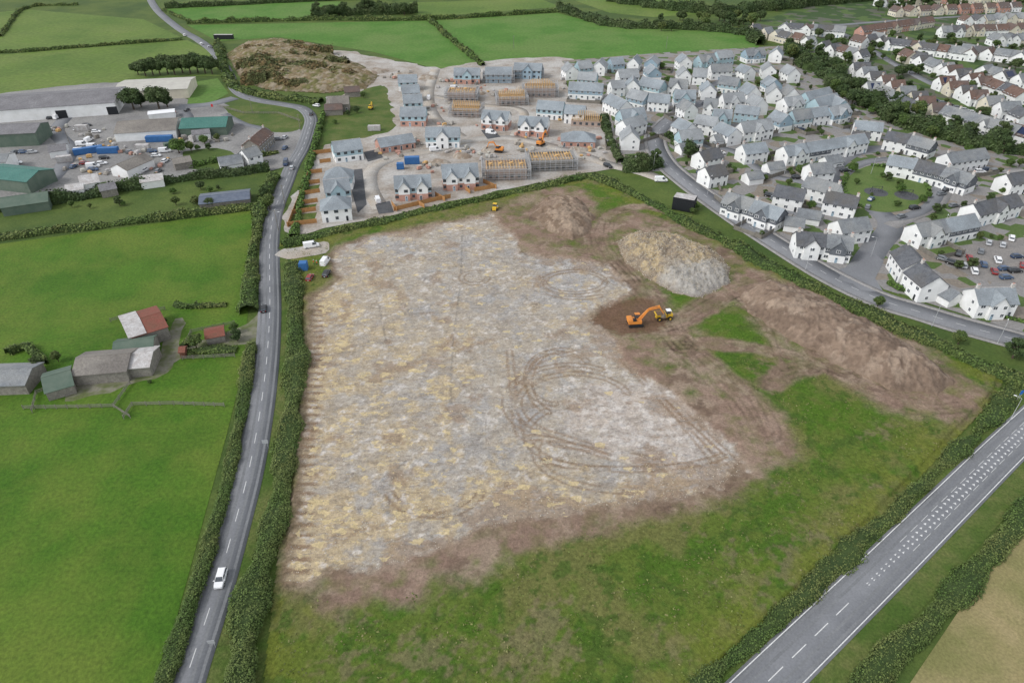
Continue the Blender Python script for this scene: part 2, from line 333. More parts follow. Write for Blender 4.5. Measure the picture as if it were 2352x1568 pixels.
est=smooth(W([(1660,225),(1590,245),(1530,285),(1505,320),(1525,370),(1580,420),(1680,492),(1800,570),(1910,636),(2020,688),(2110,716),(2200,744),(2330,780),(2500,830)]),2)
def road2(c,w=6,m=asph,pv=True,mark=True):
    ribbon('road',c,0,w,.08,m,.06)
    if pv: ribbon('pavement',c,w/2+.9,1.7,.19,pave,.14); ribbon('pavement',c,-w/2-.9,1.7,.19,pave,.14)
    if mark: dashes('road_marking',c,0,.14,.098,2.5,3.5)
road2(est,7.6)
side=smooth(W([(1955,652),(2010,570),(2045,520),(2010,480),(1930,430),(1905,395),(1960,350),(2060,340)]),2); ribbon('road',side,0,8.5,.094,asph,.06)
sheet('road',[(1915,622),(1960,610),(2005,580),(2030,600),(2010,640),(2030,672),(1980,668)],.102,asph)
ribbon('road',smooth(W([(2045,520),(2150,470),(2180,420),(2230,400),(2352,390)]),2),0,5.5,.1,pave,.06)
ribbon('road',smooth(W([(1790,470),(1870,500),(1880,430),(1760,400),(1690,350),(1600,330)]),2),0,5,.088,asph,.06)
ribbon('road',smooth(W([(1660,225),(1700,260),(1790,290),(1860,280),(1960,300)]),2),0,5,.074,asph,.06)
ribbon('road',smooth(W([(1400,235),(1480,250),(1540,240),(1600,215),(1700,168),(1800,165)]),2),0,5,.068,asph,.06)
sheet('car_park_ground',[(2140,585),(2200,565),(2352,545),(2352,660),(2240,640)],.05,mat('car_park_surface',(.26,.24,.22),(.20,.19,.18),.2,5,fine=2))
for p in ([(1890,60),(1960,90),(2060,150),(2180,210),(2352,265)],[(1960,110),(2130,115),(2352,150)],[(2160,175),(2352,300)],[(1900,60),(2100,45),(2352,30)]):
    ribbon('road',smooth(W(p),3),0,6,.06,asph,.05)
for p,w in (([(1520,412),(1470,395),(1400,378),(1300,345),(1180,318),(1080,322),(1000,345),(900,365),(855,390),(850,430),(875,480)],6.5),([(1000,160),(985,215),(1000,270),(1060,315)],6),([(1180,318),(1200,255),(1100,240),(990,220)],5)):
    ribbon('site_road',smooth(W(p),2),0,w,{6.5:.07,6:.06,5:.05}[w],conc,.05)
for i,(p,w) in enumerate((([(540,225),(480,240),(410,245)],8),([(410,245),(430,275),(370,300)],6),([(170,250),(130,300),(160,345),(130,400),(90,430)],7))):
    ribbon('road',smooth(W(p),2),0,w,.056+.006*i,asph,.04)
ribbon('road',smooth(W([(515,262),(560,285),(610,300),(620,340)]),2),0,4,.074,asph,.04)
ENT=[(632,586),(650,572),(700,566),(745,554),(757,562),(748,582),(700,590),(660,596)]
sheet('concrete_entrance',ENT,.094,conc,rag=1)
for q in ([(800,392),(832,388),(842,470),(822,490),(808,440)],[(862,470),(895,462),(905,488),(870,492)],[(835,350),(868,343),(880,362),(845,372)],[(1105,300),(1130,296),(1150,315),(1120,320)]): sheet('driveway',q,.1,asphd)
# ---------------- site field
SITE=W([(600,1700),(640,1330),(675,1000),(690,700),(680,600),(640,580),(648,560),(1100,455),(1350,405),(1560,500),(1850,655),(2150,795),(2300,860),(2290,900),(2100,1100),(1620,1568),(1480,1700)])
R=W([(770,575),(850,548),(1000,520),(1130,495),(1180,545),(1200,580),(1390,608),(1455,670),(1352,725),(1425,790),(1430,830),(1510,880),(1610,955),(1690,1030),(1715,1085),(1650,1122),(1530,1148),(1300,1182),(1120,1215),(1000,1265),(900,1310),(760,1318),(690,1345),(665,1328),(685,1180),(698,1000),(714,850),(714,690),(765,660),(782,640),(762,600)])
SO=[W([(665,1345),(790,1412),(900,1385),(1000,1355),(1100,1345),(1130,1300),(1200,1262),(1400,1215),(1640,1160),(1840,1045),(1790,970),(1680,870),(1600,800),(1560,770),(1440,690),(1455,670),(1352,725),(1425,840),(1600,960),(1690,1090),(1300,1172),(900,1290),(690,1335)]),
 W([(1130,490),(1215,450),(1260,430),(1340,440),(1380,500),(1450,480),(1560,520),(1700,590),(1690,610),(1500,640),(1540,700),(1600,770),(1430,730),(1380,610),(1200,585)]),
 W([(1350,725),(1440,680),(1510,690),(1560,740),(1540,780),(1420,770)]),
 W([(1690,620),(1770,632),(2000,710),(2200,845),(2262,905),(2225,962),(2140,968),(2000,935),(1890,850),(1780,785),(1680,715)])]
TR=[(smooth(W([(1500,760),(1560,742),(1620,705),(1700,665),(1760,650)])),8),(smooth(W([(1530,790),(1600,792),(1700,800),(1850,830),(2000,895),(2120,935),(2220,930)])),5.5),(smooth(W([(1560,780),(1640,850),(1710,920),(1750,990)])),7),(smooth(W([(1775,885),(1800,860),(1860,845)])),7),(smooth(W([(1700,690),(1760,760),(1800,850)])),3),(smooth(W([(1600,505),(1480,478),(1395,500),(1380,560),(1440,640),(1530,730),(1570,790)])),6.5),(smooth(W([(1160,600),(1260,580),(1380,590),(1450,650)])),5),(smooth(W([(1560,620),(1660,660),(1700,690)])),3)]
def grid(x0,x1,y0,y1,st):
    xs=np.arange(x0,x1,st);ys=np.arange(y0,y1,st);X,Y=np.meshgrid(xs,ys); return X.ravel(),Y.ravel(),len(xs),len(ys)
def gridfaces(nx,ny,keep):
    i=(np.arange(ny-1)[:,None]*nx+np.arange(nx-1)[None,:]).ravel(); f=np.c_[i,i+1,i+nx+1,i+nx]; return f[keep[f].all(1)]
def colmesh(name,v,f,c,m,al=None):
    u,inv=np.unique(f,return_inverse=True); al=np.ones(len(v)) if al is None else al
    me=mesh_np(name,v[u],inv.reshape(f.shape),[m],smooth=True); a=me.color_attributes.new('Col','FLOAT_COLOR','POINT')
    a.data.foreach_set('color',np.c_[np.clip(c[u],0,1),np.ones(len(u))].astype(np.float32).ravel())
    q=me.attributes.new('Slab','FLOAT','POINT'); q.data.foreach_set('value',al[u].astype(np.float32)); return me
sm=lambda a,lo,hi:(lambda t:t*t*(3-2*t))(np.clip((a-lo)/(hi-lo),0,1))
def lerp(a,b,t): return a*(1-t[:,None])+np.array(b)*t[:,None]
def sitemat(name,sc,amt,bump,slab=False):
    m=bpy.data.materials.new(name);m.use_nodes=True;nt=m.node_tree;L=nt.links;b=nt.nodes['Principled BSDF'];b.inputs['Roughness'].default_value=.95;b.inputs['Specular IOR Level'].default_value=.1
    at=nn(nt,'ShaderNodeAttribute',attribute_name='Col').outputs['Color'];g=nn(nt,'ShaderNodeNewGeometry')
    n=nn(nt,'ShaderNodeTexNoise');n.inputs['Scale'].default_value=sc;n.inputs['Detail'].default_value=8;n.inputs['Roughness'].default_value=.75;L.new(g.outputs['Position'],n.inputs['Vector'])
    M_=lambda op,a_,b_,c_=None:(lambda x:([L.new(v,x.inputs[i]) if hasattr(v,'is_linked') else setattr(x.inputs[i],'default_value',v) for i,v in enumerate((a_,b_,c_)) if v is not None],x.outputs[0])[1])(nn(nt,'ShaderNodeMath',operation=op))
    v=nn(nt,'ShaderNodeTexVoronoi');v.inputs['Scale'].default_value=sc*1.6;L.new(g.outputs['Position'],v.inputs['Vector'])
    s=nn(nt,'ShaderNodeSeparateColor');L.new(v.outputs['Color'],s.inputs[0])
    a=M_('MULTIPLY_ADD',n.outputs['Fac'],amt*2,1-amt*1.2); c=M_('MULTIPLY_ADD',s.outputs[0],amt*.4,a)
    if slab:
        sa=nn(nt,'ShaderNodeAttribute',attribute_name='Slab').outputs['Fac']
        def cells(rot,scl,col,th,amt_,ch,usep=False):
            nonlocal at
            mp=nn(nt,'ShaderNodeMapping'); mp.inputs['Rotation'].default_value=(0,0,rot); mp.inputs['Scale'].default_value=scl
            nd=nn(nt,'ShaderNodeTexNoise'); nd.inputs['Scale'].default_value=.9; L.new(g.outputs['Position'],nd.inputs['Vector'])
            va=nn(nt,'ShaderNodeVectorMath',operation='MULTIPLY_ADD'); L.new(nd.outputs['Color'],va.inputs[0]); va.inputs[1].default_value=(1.2,1.2,0); L.new(g.outputs['Position'],va.inputs[2]); L.new(va.outputs[0],mp.inputs['Vector'])
            v2=nn(nt,'ShaderNodeTexVoronoi',distance='CHEBYCHEV'); v2.inputs['Scale'].default_value=1.; L.new(mp.outputs[0],v2.inputs['Vector'])
            s2=nn(nt,'ShaderNodeSeparateColor');L.new(v2.outputs['Color'],s2.inputs[0])
            if usep: fct=M_('MULTIPLY',M_('LESS_THAN',s2.outputs[ch],M_('MULTIPLY',sa,M_('MULTIPLY_ADD',n.outputs['Fac'],1.6,-.3))),amt_)
            else: fct=M_('MULTIPLY',M_('GREATER_THAN',s2.outputs[ch],th),M_('MULTIPLY',M_('GREATER_THAN',sa,.02),amt_))
            x=nn(nt,'ShaderNodeMix',data_type='RGBA');L.new(fct,x.inputs[0]);L.new(at,x.inputs[6]);x.inputs[7].default_value=(*col,1); at=x.outputs[2]
        cells(.25,(.5,.85,1),(.56,.45,.25),0,.75,0,True)
        cells(1.3,(.6,1.6,1),(.33,.325,.32),.85,.3,1)
        cells(-.5,(.7,1.9,1),(.20,.16,.125),.88,.35,2)
    cc=nn(nt,'ShaderNodeCombineColor');[L.new(c,cc.inputs[i]) for i in range(3)]
    x=nn(nt,'ShaderNodeMix',data_type='RGBA',blend_type='MULTIPLY');x.inputs[0].default_value=1;L.new(at,x.inputs[6]);L.new(cc.outputs[0],x.inputs[7]);L.new(x.outputs[2],b.inputs['Base Color'])
    bp=nn(nt,'ShaderNodeBump');bp.inputs['Distance'].default_value=bump;bp.inputs['Strength'].default_value=.8;L.new(n.outputs['Fac'],bp.inputs['Height']);L.new(bp.outputs[0],b.inputs['Normal']);return m
rockm=sitemat('stripped_rock_surface',1.6,.6,.35,True); grassm=sitemat('weedy_grass_surface',1.4,.75,.4)
soilm=sitemat('heaped_soil_surface',.9,.5,.45)
xs=[p[0] for p in SITE];ys=[p[1] for p in SITE]
X,Y,nx,ny=grid(min(xs)-1,max(xs)+1,max(min(ys),38),max(ys)+1,.36)
ds=sdf(X,Y,SITE); jit=(fbm(X,Y,7,11,5)-.5)*9
dr=sdf(X,Y,R)+(fbm(X,Y,3,21,5)-.5)*4.2
dso=np.full(X.shape,-1e9)
for q in SO: dso=np.maximum(dso,sdf(X,Y,q))
dso=dso+jit; dtr=np.full(X.shape,-1e9); tl_=[]
for q,w in TR:
    d=pl(X,Y,q); tl_.append(d); dtr=np.maximum(dtr,w/2-d)
dtr=dtr+jit*.45
g1=fbm(X,Y,16,31,5);g2=fbm(X,Y,4,41,5);g3=fbm(X,Y,1.3,51,3)
c=np.tile(np.array([.098,.138,.026]),(len(X),1))
c=lerp(c,(.066,.125,.017),sm(g2,.48,.58)); c=lerp(c,(.15,.145,.052),sm(g1,.47,.60)*.75); c=lerp(c,(.055,.10,.018),sm(fbm(X,Y,2.5,61,4),.55,.64)*.75)
c=lerp(c,(.185,.15,.088),sm(fbm(X,Y,9,66,5)*.6+g3*.4,.54,.64)*.6)
ne=sm(ds,0,14); c=lerp(c,(.145,.165,.03),(1-ne)*sm(fbm(X,Y,6,67,4),.38,.55)*.75)
for q in ([(1580,780),(1650,700),(1740,720),(1870,810),(1700,790)],[(1580,820),(1700,850),(1760,930),(1680,880)],[(1800,880),(2000,930),(2100,960),(1900,1010)],[(1340,430),(1420,440),(1430,480),(1380,500)],[(1530,690),(1660,690),(1590,710)]):
    c=lerp(c,(.07,.135,.016),sm(sdf(X,Y,W(q))+jit*.6,-3,3)*.75*sm(g2,.35,.5))
s1=fbm(X,Y,5,71,5);soil=np.tile(np.array([.20,.143,.103]),(len(X),1));soil=lerp(soil,(.275,.21,.155),sm(s1,.45,.56));soil=lerp(soil,(.14,.097,.07),sm(fbm(X,Y,3,75,5),.54,.63)*.7)
soil=lerp(soil,(.265,.18,.14),sm(fbm(X,Y,14,77,3),.45,.6)*.5); soil*=(.85+.3*g3)[:,None]
for (q,w),d in zip(TR,tl_):
    k=sm(np.sin(d*3.4+g1*9),.1,.9)*(d<w*.8)*sm(vnoise(X,Y,4,5),.3,.7); soil*= (1-.25*k)[:,None]
tS=sm(dso,-3,2.5); soilmix=np.maximum(tS*np.clip(.72+1.2*(g2-.45)*2,.05,1),sm(dtr,-1.2,1.2)*np.clip(.9+(g2-.5),.4,1)); c=c*(1-soilmix[:,None])+soil*soilmix[:,None]
# rock
ledge=smooth(W([(665,1340),(685,1180),(698,1000),(714,850),(714,690)])); dl=pl(X,Y,ledge)
r1=fbm(X,Y,15,81,6);r2=fbm(X,Y,4.5,91,6);r3=vnoise(X,Y,.8,95);r5=fbm(X,Y,1.8,99,4)
u1=X*.94+Y*.34;v1=-X*.34+Y*.94; r4=fbm(u1*.6,v1*1.2,2.5,97,5); r6=fbm(u1*1.2,v1*.6,3,197,5)
rc=np.tile(np.array([.385,.335,.27]),(len(X),1))
rc=lerp(rc,(.335,.325,.315),sm(r1*.55+r2*.45,.44,.58)*.85); rc=lerp(rc,(.43,.395,.345),sm(r6,.5,.62)*.45)
yp=1.0*sm(-dl,-20,-2)+.55*sm(-pl(X,Y,W([(1000,780),(950,1150)])),-16,-3)+.5*sm(-pl(X,Y,W([(700,1250),(1000,1150),(1500,1090)])),-14,-3)+.4*sm(-pl(X,Y,W([(800,600),(850,820)])),-18,-4)+.3*sm(-pl(X,Y,W([(1000,540),(1120,520)])),-8,-2)
yp=yp*(.2+1.6*r1)
rc=lerp(rc,(.455,.355,.215),np.clip(yp,0,1)*.5*sm(r2,.35,.5)); rc=lerp(rc,(.47,.36,.205),sm(r2*.7+r6*.3+.13*yp,.54,.66)*.55)
pk=sm(-np.hypot((X-P(1500,965)[0])*.8,(Y-P(1500,965)[1])),-28,-6); rc=lerp(rc,(.47,.41,.36),sm(r2*.5+pk*.45,.45,.62)*.8); rc=lerp(rc,(.54,.50,.46),sm(r5+pk*.12,.64,.70)*.7)
rc=lerp(rc,(.23,.195,.16),sm(r4,.56,.68)*.4); rc*= (.86+.28*r5+.12*(r3-.5))[:,None]
for (uu,vv_,sd,fq) in ((u1,v1,1,.45),(v1,u1,2,.38),(X,Y,3,.3)):
    sl_=np.abs(((vv_*fq+fbm(X,Y,22,400+sd,2)*5)%1)-.5)*2; rc*=(1-.2*sm(sl_,.88,1)*sm(fbm(X,Y,12,410+sd,3),.48,.58))[:,None]
rc=lerp(rc,(.26,.185,.125),sm(fbm(X,Y,8,301,6)+.22*sm(-dr,-10,0)*(dl>15),.60,.70)*.6)
ripple=np.sin((Y+1.0*s1)*2.3); rc=lerp(rc,(.21,.14,.09),sm(ripple,.1,.6)*sm(-dl,-4.5,-2.5)*.8)
for cx,cy,rx,ry,a0,a1 in ((975,1120,85,60,.1,3.3),(1000,1110,110,75,.3,2.8),(1320,930,130,70,2.6,5.9),(1310,925,150,85,2.2,5.2),(1380,1000,170,80,1.5,3.9),(1450,1040,220,90,1.7,3.4),(1270,870,60,60,1.5,5),(1290,880,75,75,2,5.6),(1320,650,70,25,0,6),(1330,655,90,32,1,5),(1440,1020,250,60,.5,2.4),(1090,640,30,14,0,5)):
    q=[P(cx+rx*math.cos(t),cy+ry*math.sin(t)) for t in np.linspace(a0,a1,18)]
    d=pl(X,Y,q); rc=lerp(rc,(.22,.155,.10),((sm(-np.abs(d-.8),-.5,-.1))*.7)*sm(vnoise(X,Y,4,7),.1,.4))
for q in ([(1170,810),(1180,900),(1195,1000),(1260,1010),(1500,1080)],[(1200,850),(1190,920),(1225,980),(1400,1040)],[(1215,870),(1240,830),(1330,810)],[(1270,1020),(1480,1055),(1560,1100)],[(1430,830),(1560,960),(1680,1070)],[(1415,810),(1530,930),(1640,1060)],[(1450,840),(1600,980),(1700,1075)]):
    d=pl(X,Y,smooth(W(q))); rc=lerp(rc,(.24,.17,.115),sm(-np.abs(d-.8),-.6,-.1)*.65*sm(vnoise(X,Y,6,78),.2,.5))
for q in ([(1062,520),(1058,640),(1040,800),(1035,930)],[(870,700),(890,800)],[(935,1060),(905,1090),(890,1180)]):
    d=pl(X,Y,smooth(W(q))); rc=lerp(rc,(.13,.12,.11),sm(-d,-.45,-.1)*.5*(vnoise(X,Y,2.5,17)>.35))
tR=sm(dr,-.9,.9)*np.clip(.45+sm(dr+ (r5-.5)*6,-1,3),0,1); 
base=c*(1-sm(dr,-4,0)[:,None]*.9)+soil*(sm(dr,-4,0)[:,None]*.9); c=base*(1-tR[:,None])+rc*tR[:,None]
pd=sdf(X,Y,W([(1352,738),(1385,705),(1450,685),(1500,690),(1545,735),(1510,765),(1425,772)]))+(g3-.5)*4; c=lerp(c,(.135,.08,.05),sm(pd,-.8,1.5)*.85)
en=sdf(X,Y,W(ENT)); slab=np.where(pd>0,0,sm(dr,0,3)*np.clip(.045+.42*yp*sm(r2,.42,.58),0,.55))
Z=.03+.3*fbm(X,Y,3,111,4)*(1-tR)+tR*(.3*r4+.2*r5+.12*r3)-.35*sm(dr,-1,1)+.35+.15*g3*(1-tR)-.35*sm(pd,-1,1.5)
for (q,w),d in zip(TR,tl_): Z=Z-.08*sm(np.sin(d*3.4+g1*9),.1,.8)*(d<w*.8)
Z=np.maximum(Z,.02); Z=np.where(ds<1,Z*.3,Z); Z=np.where(en>-1.5,.03,Z)
v=np.c_[X,Y,Z]; f=gridfaces(nx,ny,ds>-.8); isr=(np.maximum(np.maximum(dr,dso),dtr)[f].mean(1)>0)
ob('excavated_ground',colmesh('excavated_ground',v,f[isr],c,rockm,slab),kind='structure')
ob('rough_grass_field',colmesh('rough_grass_field',v,f[~isr],c,grassm),kind='structure')
M=50000; X2=rng.uniform(min(xs),max(xs),M*2);Y2=40+(max(ys)-60)*rng.random(M*2)**1.6
k=(sdf(X2,Y2,SITE)>1)&(sdf(X2,Y2,R)<-2.5)
for q in SO: k&=sdf(X2,Y2,q)<.5
for q,w in TR: k&=pl(X2,Y2,q)>w/2
k&=fbm(X2,Y2,3,41,4)>.44+.1*rng.random(len(X2)); X2=X2[k];Y2=Y2[k]
vv,ff=leaves(np.c_[X2,Y2,.4+.3*rng.random(len(X2))],np.tile([0,0,.9],(len(X2),1)),np.full(len(X2),.38),.5)
ob('weeds',mesh_np('weeds',vv,ff,[weed]),kind='stuff',label='patchy green weeds growing in the rough field',cat='weeds')
# mounds
def mound(px,hmax,slope,cols,label,seed,rid=0,name='spoil_heap',ns=1.,kind=None,grey=None):
    w=W(px);xa=[p[0] for p in w];ya=[p[1] for p in w];X,Y,nx,ny=grid(min(xa)-2,max(xa)+2,min(ya)-2,max(ya)+2,.35 if name=='spoil_heap' else 1.)
    d=sdf(X,Y,w)+(fbm(X,Y,5,seed,4)-.5)*2.6; hh=hmax*(.85+.3*vnoise(X,Y,12,seed+3)); dd=np.maximum(d,0)*slope; z=hh*np.tanh(dd/hh)
    n1=fbm(X,Y,3.2,seed+5,5);n2=fbm(X,Y,1.2,seed+9,3); z=z+ns*sm(d,0,3)*((n1-.5)*1.4+(n2-.5)*.9)-rid*sm(d,.5,2)*np.abs(np.sin((X*.8-Y*.15)*1.7+n1*8))*sm(vnoise(X,Y,6,seed+40),.2,.6)
    z=np.where(d<0,-.1+.3*np.clip(d+1,0,1),z+.2)
    c=np.tile(np.array(cols[0]),(len(X),1));c=lerp(c,cols[1],sm(fbm(X,Y,6,seed+20,5),.45,.56));c=lerp(c,cols[2],sm(fbm(X,Y,2.5,seed+30,4),.5,.62))
    if grey:
        gx,gy=P(*grey); k=sm(-np.hypot(X-gx,Y-gy)+(n1-.5)*14,-17,-7); c=lerp(c,(.34,.325,.30),k*.9)
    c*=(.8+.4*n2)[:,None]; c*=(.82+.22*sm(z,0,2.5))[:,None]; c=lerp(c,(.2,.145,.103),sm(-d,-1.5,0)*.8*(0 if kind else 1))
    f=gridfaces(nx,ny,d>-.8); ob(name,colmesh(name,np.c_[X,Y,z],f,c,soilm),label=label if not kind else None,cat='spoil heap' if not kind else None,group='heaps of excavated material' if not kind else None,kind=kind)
    return X,Y,z,d
mound([(1216,496),(1240,462),(1290,452),(1345,468),(1368,506),(1352,542),(1315,556),(1262,538)],4.6,.8,[(.23,.17,.127),(.28,.215,.16),(.18,.13,.093)],'brown heap of stripped topsoil on the field',201,ns=1.3)
m2=mound([(1408,560),(1445,538),(1560,546),(1645,582),(1682,618),(1680,655),(1612,690),(1540,680),(1495,652),(1435,608)],4.4,.75,[(.28,.225,.16),(.38,.30,.185),(.235,.19,.14)],'tan heap of quarried rock and soil, grey end',231,ns=1.6,rid=.25,grey=(1610,665))
mound([(1690,664),(1760,652),(1880,690),(2030,765),(2150,842),(2198,882),(2152,912),(2040,900),(1900,832),(1800,778),(1715,720)],6.6,1.0,[(.215,.158,.118),(.27,.207,.157),(.17,.123,.092)],'long brown ridge of excavated soil with tyre marks',261,rid=.22,ns=1.2)
mound([(520,125),(560,100),(640,92),(740,105),(760,125),(830,150),(870,175),(840,205),(740,215),(620,208),(560,190)],5,.3,[(.20,.155,.09),(.13,.125,.05),(.28,.235,.17)],'',281,name='scrub_hill',ns=2.,kind='structure')
def stones(name,x,y,z,s,label):
    N=len(x); o=np.array([[1,0,0],[0,1,0],[-1,0,0],[0,-1,0],[0,0,.8],[0,0,-.8]]); r=o[None]*rng.uniform(.5,1.2,(N,6,1))*s[:,None,None]
    a=rng.random(N)*6; ca,sa=np.cos(a)[:,None],np.sin(a)[:,None]; v=np.stack([r[:,:,0]*ca-r[:,:,1]*sa+x[:,None],r[:,:,0]*sa+r[:,:,1]*ca+y[:,None],r[:,:,2]+z[:,None]],-1).reshape(-1,3)
    t=np.array([[0,1,4],[1,2,4],[2,3,4],[3,0,4],[1,0,5],[2,1,5],[3,2,5],[0,3,5]]); f=(t[None]+6*np.arange(N)[:,None,None]).reshape(-1,3)
    ob(name,mesh_np(name,v,f,[stonem]),kind='stuff',label=label,cat='stones')
k=np.where(m2[3]>.3)[0]; k=rng.choice(k,3500); stones('loose_stones',m2[0][k],m2[1][k],m2[2][k]+.05,rng.uniform(.08,.3,3500),'loose pale stones over the rubble heap')
k=np.where(dr>0)[0]; k=rng.choice(k,14000); stones('loose_stones',X[k],Y[k],Z[k],rng.uniform(.06,.2,14000),'broken stones scattered on stripped rock')
# ---------------- buildings
def winmesh(fr):
    b=MB(); b.box((0,0,0),(1,.06,1),0)
    b.add([(-.42,-.034,-.42),(-.03,-.034,-.42),(-.03,-.034,.42),(-.42,-.034,.42)],[(0,1,2,3)],1); b.add([(.03,-.034,-.42),(.42,-.034,-.42),(.42,-.034,.42),(.03,-.034,.42)],[(0,1,2,3)],1)
    return b.mesh('window',[fr,glass])
WM=winmesh(upvc);WD=winmesh(darkfr)
def doormesh(m):
    b=MB(); b.box((0,0,0),(1,.07,2.1),0); b.box((0,-.05,0),(.8,.04,1.9),1); b.add([(-.25,-.074,.3),(.25,-.074,.3),(.25,-.074,.8),(-.25,-.074,.8)],[(0,1,2,3)],2); return b.mesh('door',[upvc,m,glass])
DM=[doormesh(dslate),doormesh(blue2),doormesh(blk)]
def chim():
    b=MB(); b.box((0,0,.6),(.9,.6,2.2)); b.box((0,0,1.75),(1.05,.75,.14)); b.cone((-.2,0,1.8),(-.2,0,2.2),.13,.11,8,1); b.cone((.2,0,1.8),(.2,0,2.2),.13,.11,8,1); return b.mesh('chimney',[concb,brick])
CH=chim()
b=MB(); b.box((0,0,1),(2.4,1.8,2)); SHW=b.mesh('wall',[oldwood]); b=MB(); b.prismx([(-1.1,1.95),(0,2.5),(1.1,1.95)],-1.4,1.4); SHR=b.mesh('roof',[slated])
def gshed(x,y,a):
    o=ob('garden_shed',None,loc=(x,y,.03),rz=a,label='small timber garden shed beside a fence',cat='shed',group='garden sheds'); ob('wall',SHW,o); ob('roof',SHR,o)
def fencew_(pts,h,m,solid,label,group,sp):
    b=MB(); r=MB(); w=np.array(pts)
    for a,c_ in zip(w[:-1],w[1:]):
        L=np.linalg.norm(c_-a); an=math.atan2(c_[1]-a[1],c_[0]-a[0]); mid=(a+c_)/2
        if solid: r.box((mid[0],mid[1],h/2),(L,.06,h-.1),0,an)
        else:
            for z in (h*.35,h*.62,h*.9): r.box((mid[0],mid[1],z),(L,.06,.13),0,an)
        n=max(1,int(L/sp))
        for i in range(n+1):
            q=a+(c_-a)*i/n; b.box((q[0],q[1],h/2+.05),(.13,.13,h+.1),0,an)
    o=ob('fence',None,label=label,cat='fence',group=group); ob('panel' if solid else 'rail',r.mesh('panel',[m]),o); ob('post',b.mesh('post',[m]),o)['kind']='stuff'
def fence(px,h=1.8,m=None,solid=True,label='orange timber garden fence',group='garden fences',sp=1.8): fencew_(W(px),h,m or fencew,solid,label,group,sp)
lawnz=[.045]
def garden(x,y,ang,L,w,front=False):
    dp=random.uniform(6,9); f=lambda lx,ly:(x+lx*math.cos(ang)-ly*math.sin(ang),y+lx*math.sin(ang)+ly*math.cos(ang)); hl=L/2-.2; s=-1 if random.random()<.5 else 1
    lawnz[0]=.045+(lawnz[0]-.045+.0007)%.014
    p=[f(-hl,s*(w/2+1.4)),f(hl,s*(w/2+1.4)),f(hl,s*(w/2+dp)),f(-hl,s*(w/2+dp))]; sheet('garden_lawn',p,lawnz[0],green2 if random.random()<.7 else verge,world=True)
    fencew_([f(-hl,s*(w/2)),f(-hl,s*(w/2+dp+.2)),f(hl,s*(w/2+dp+.2)),f(hl,s*(w/2))],1.7,oldwood,True,'weathered timber garden fence behind a house','garden fences',2.4)
    if random.random()<.6: gx,gy=f(hl-1.8,s*(w/2+dp-1.4)); gshed(gx,gy,ang)
    for k in range(random.choice([1,1,2])):
        gx,gy=f(random.uniform(-hl+1,hl-1),s*(w/2+dp-1.3)); tree(0,0,random.uniform(1.8,4.2),w=(gx,gy),label='small green garden shrub by a fence',group='garden shrubs',nm='garden_shrub')
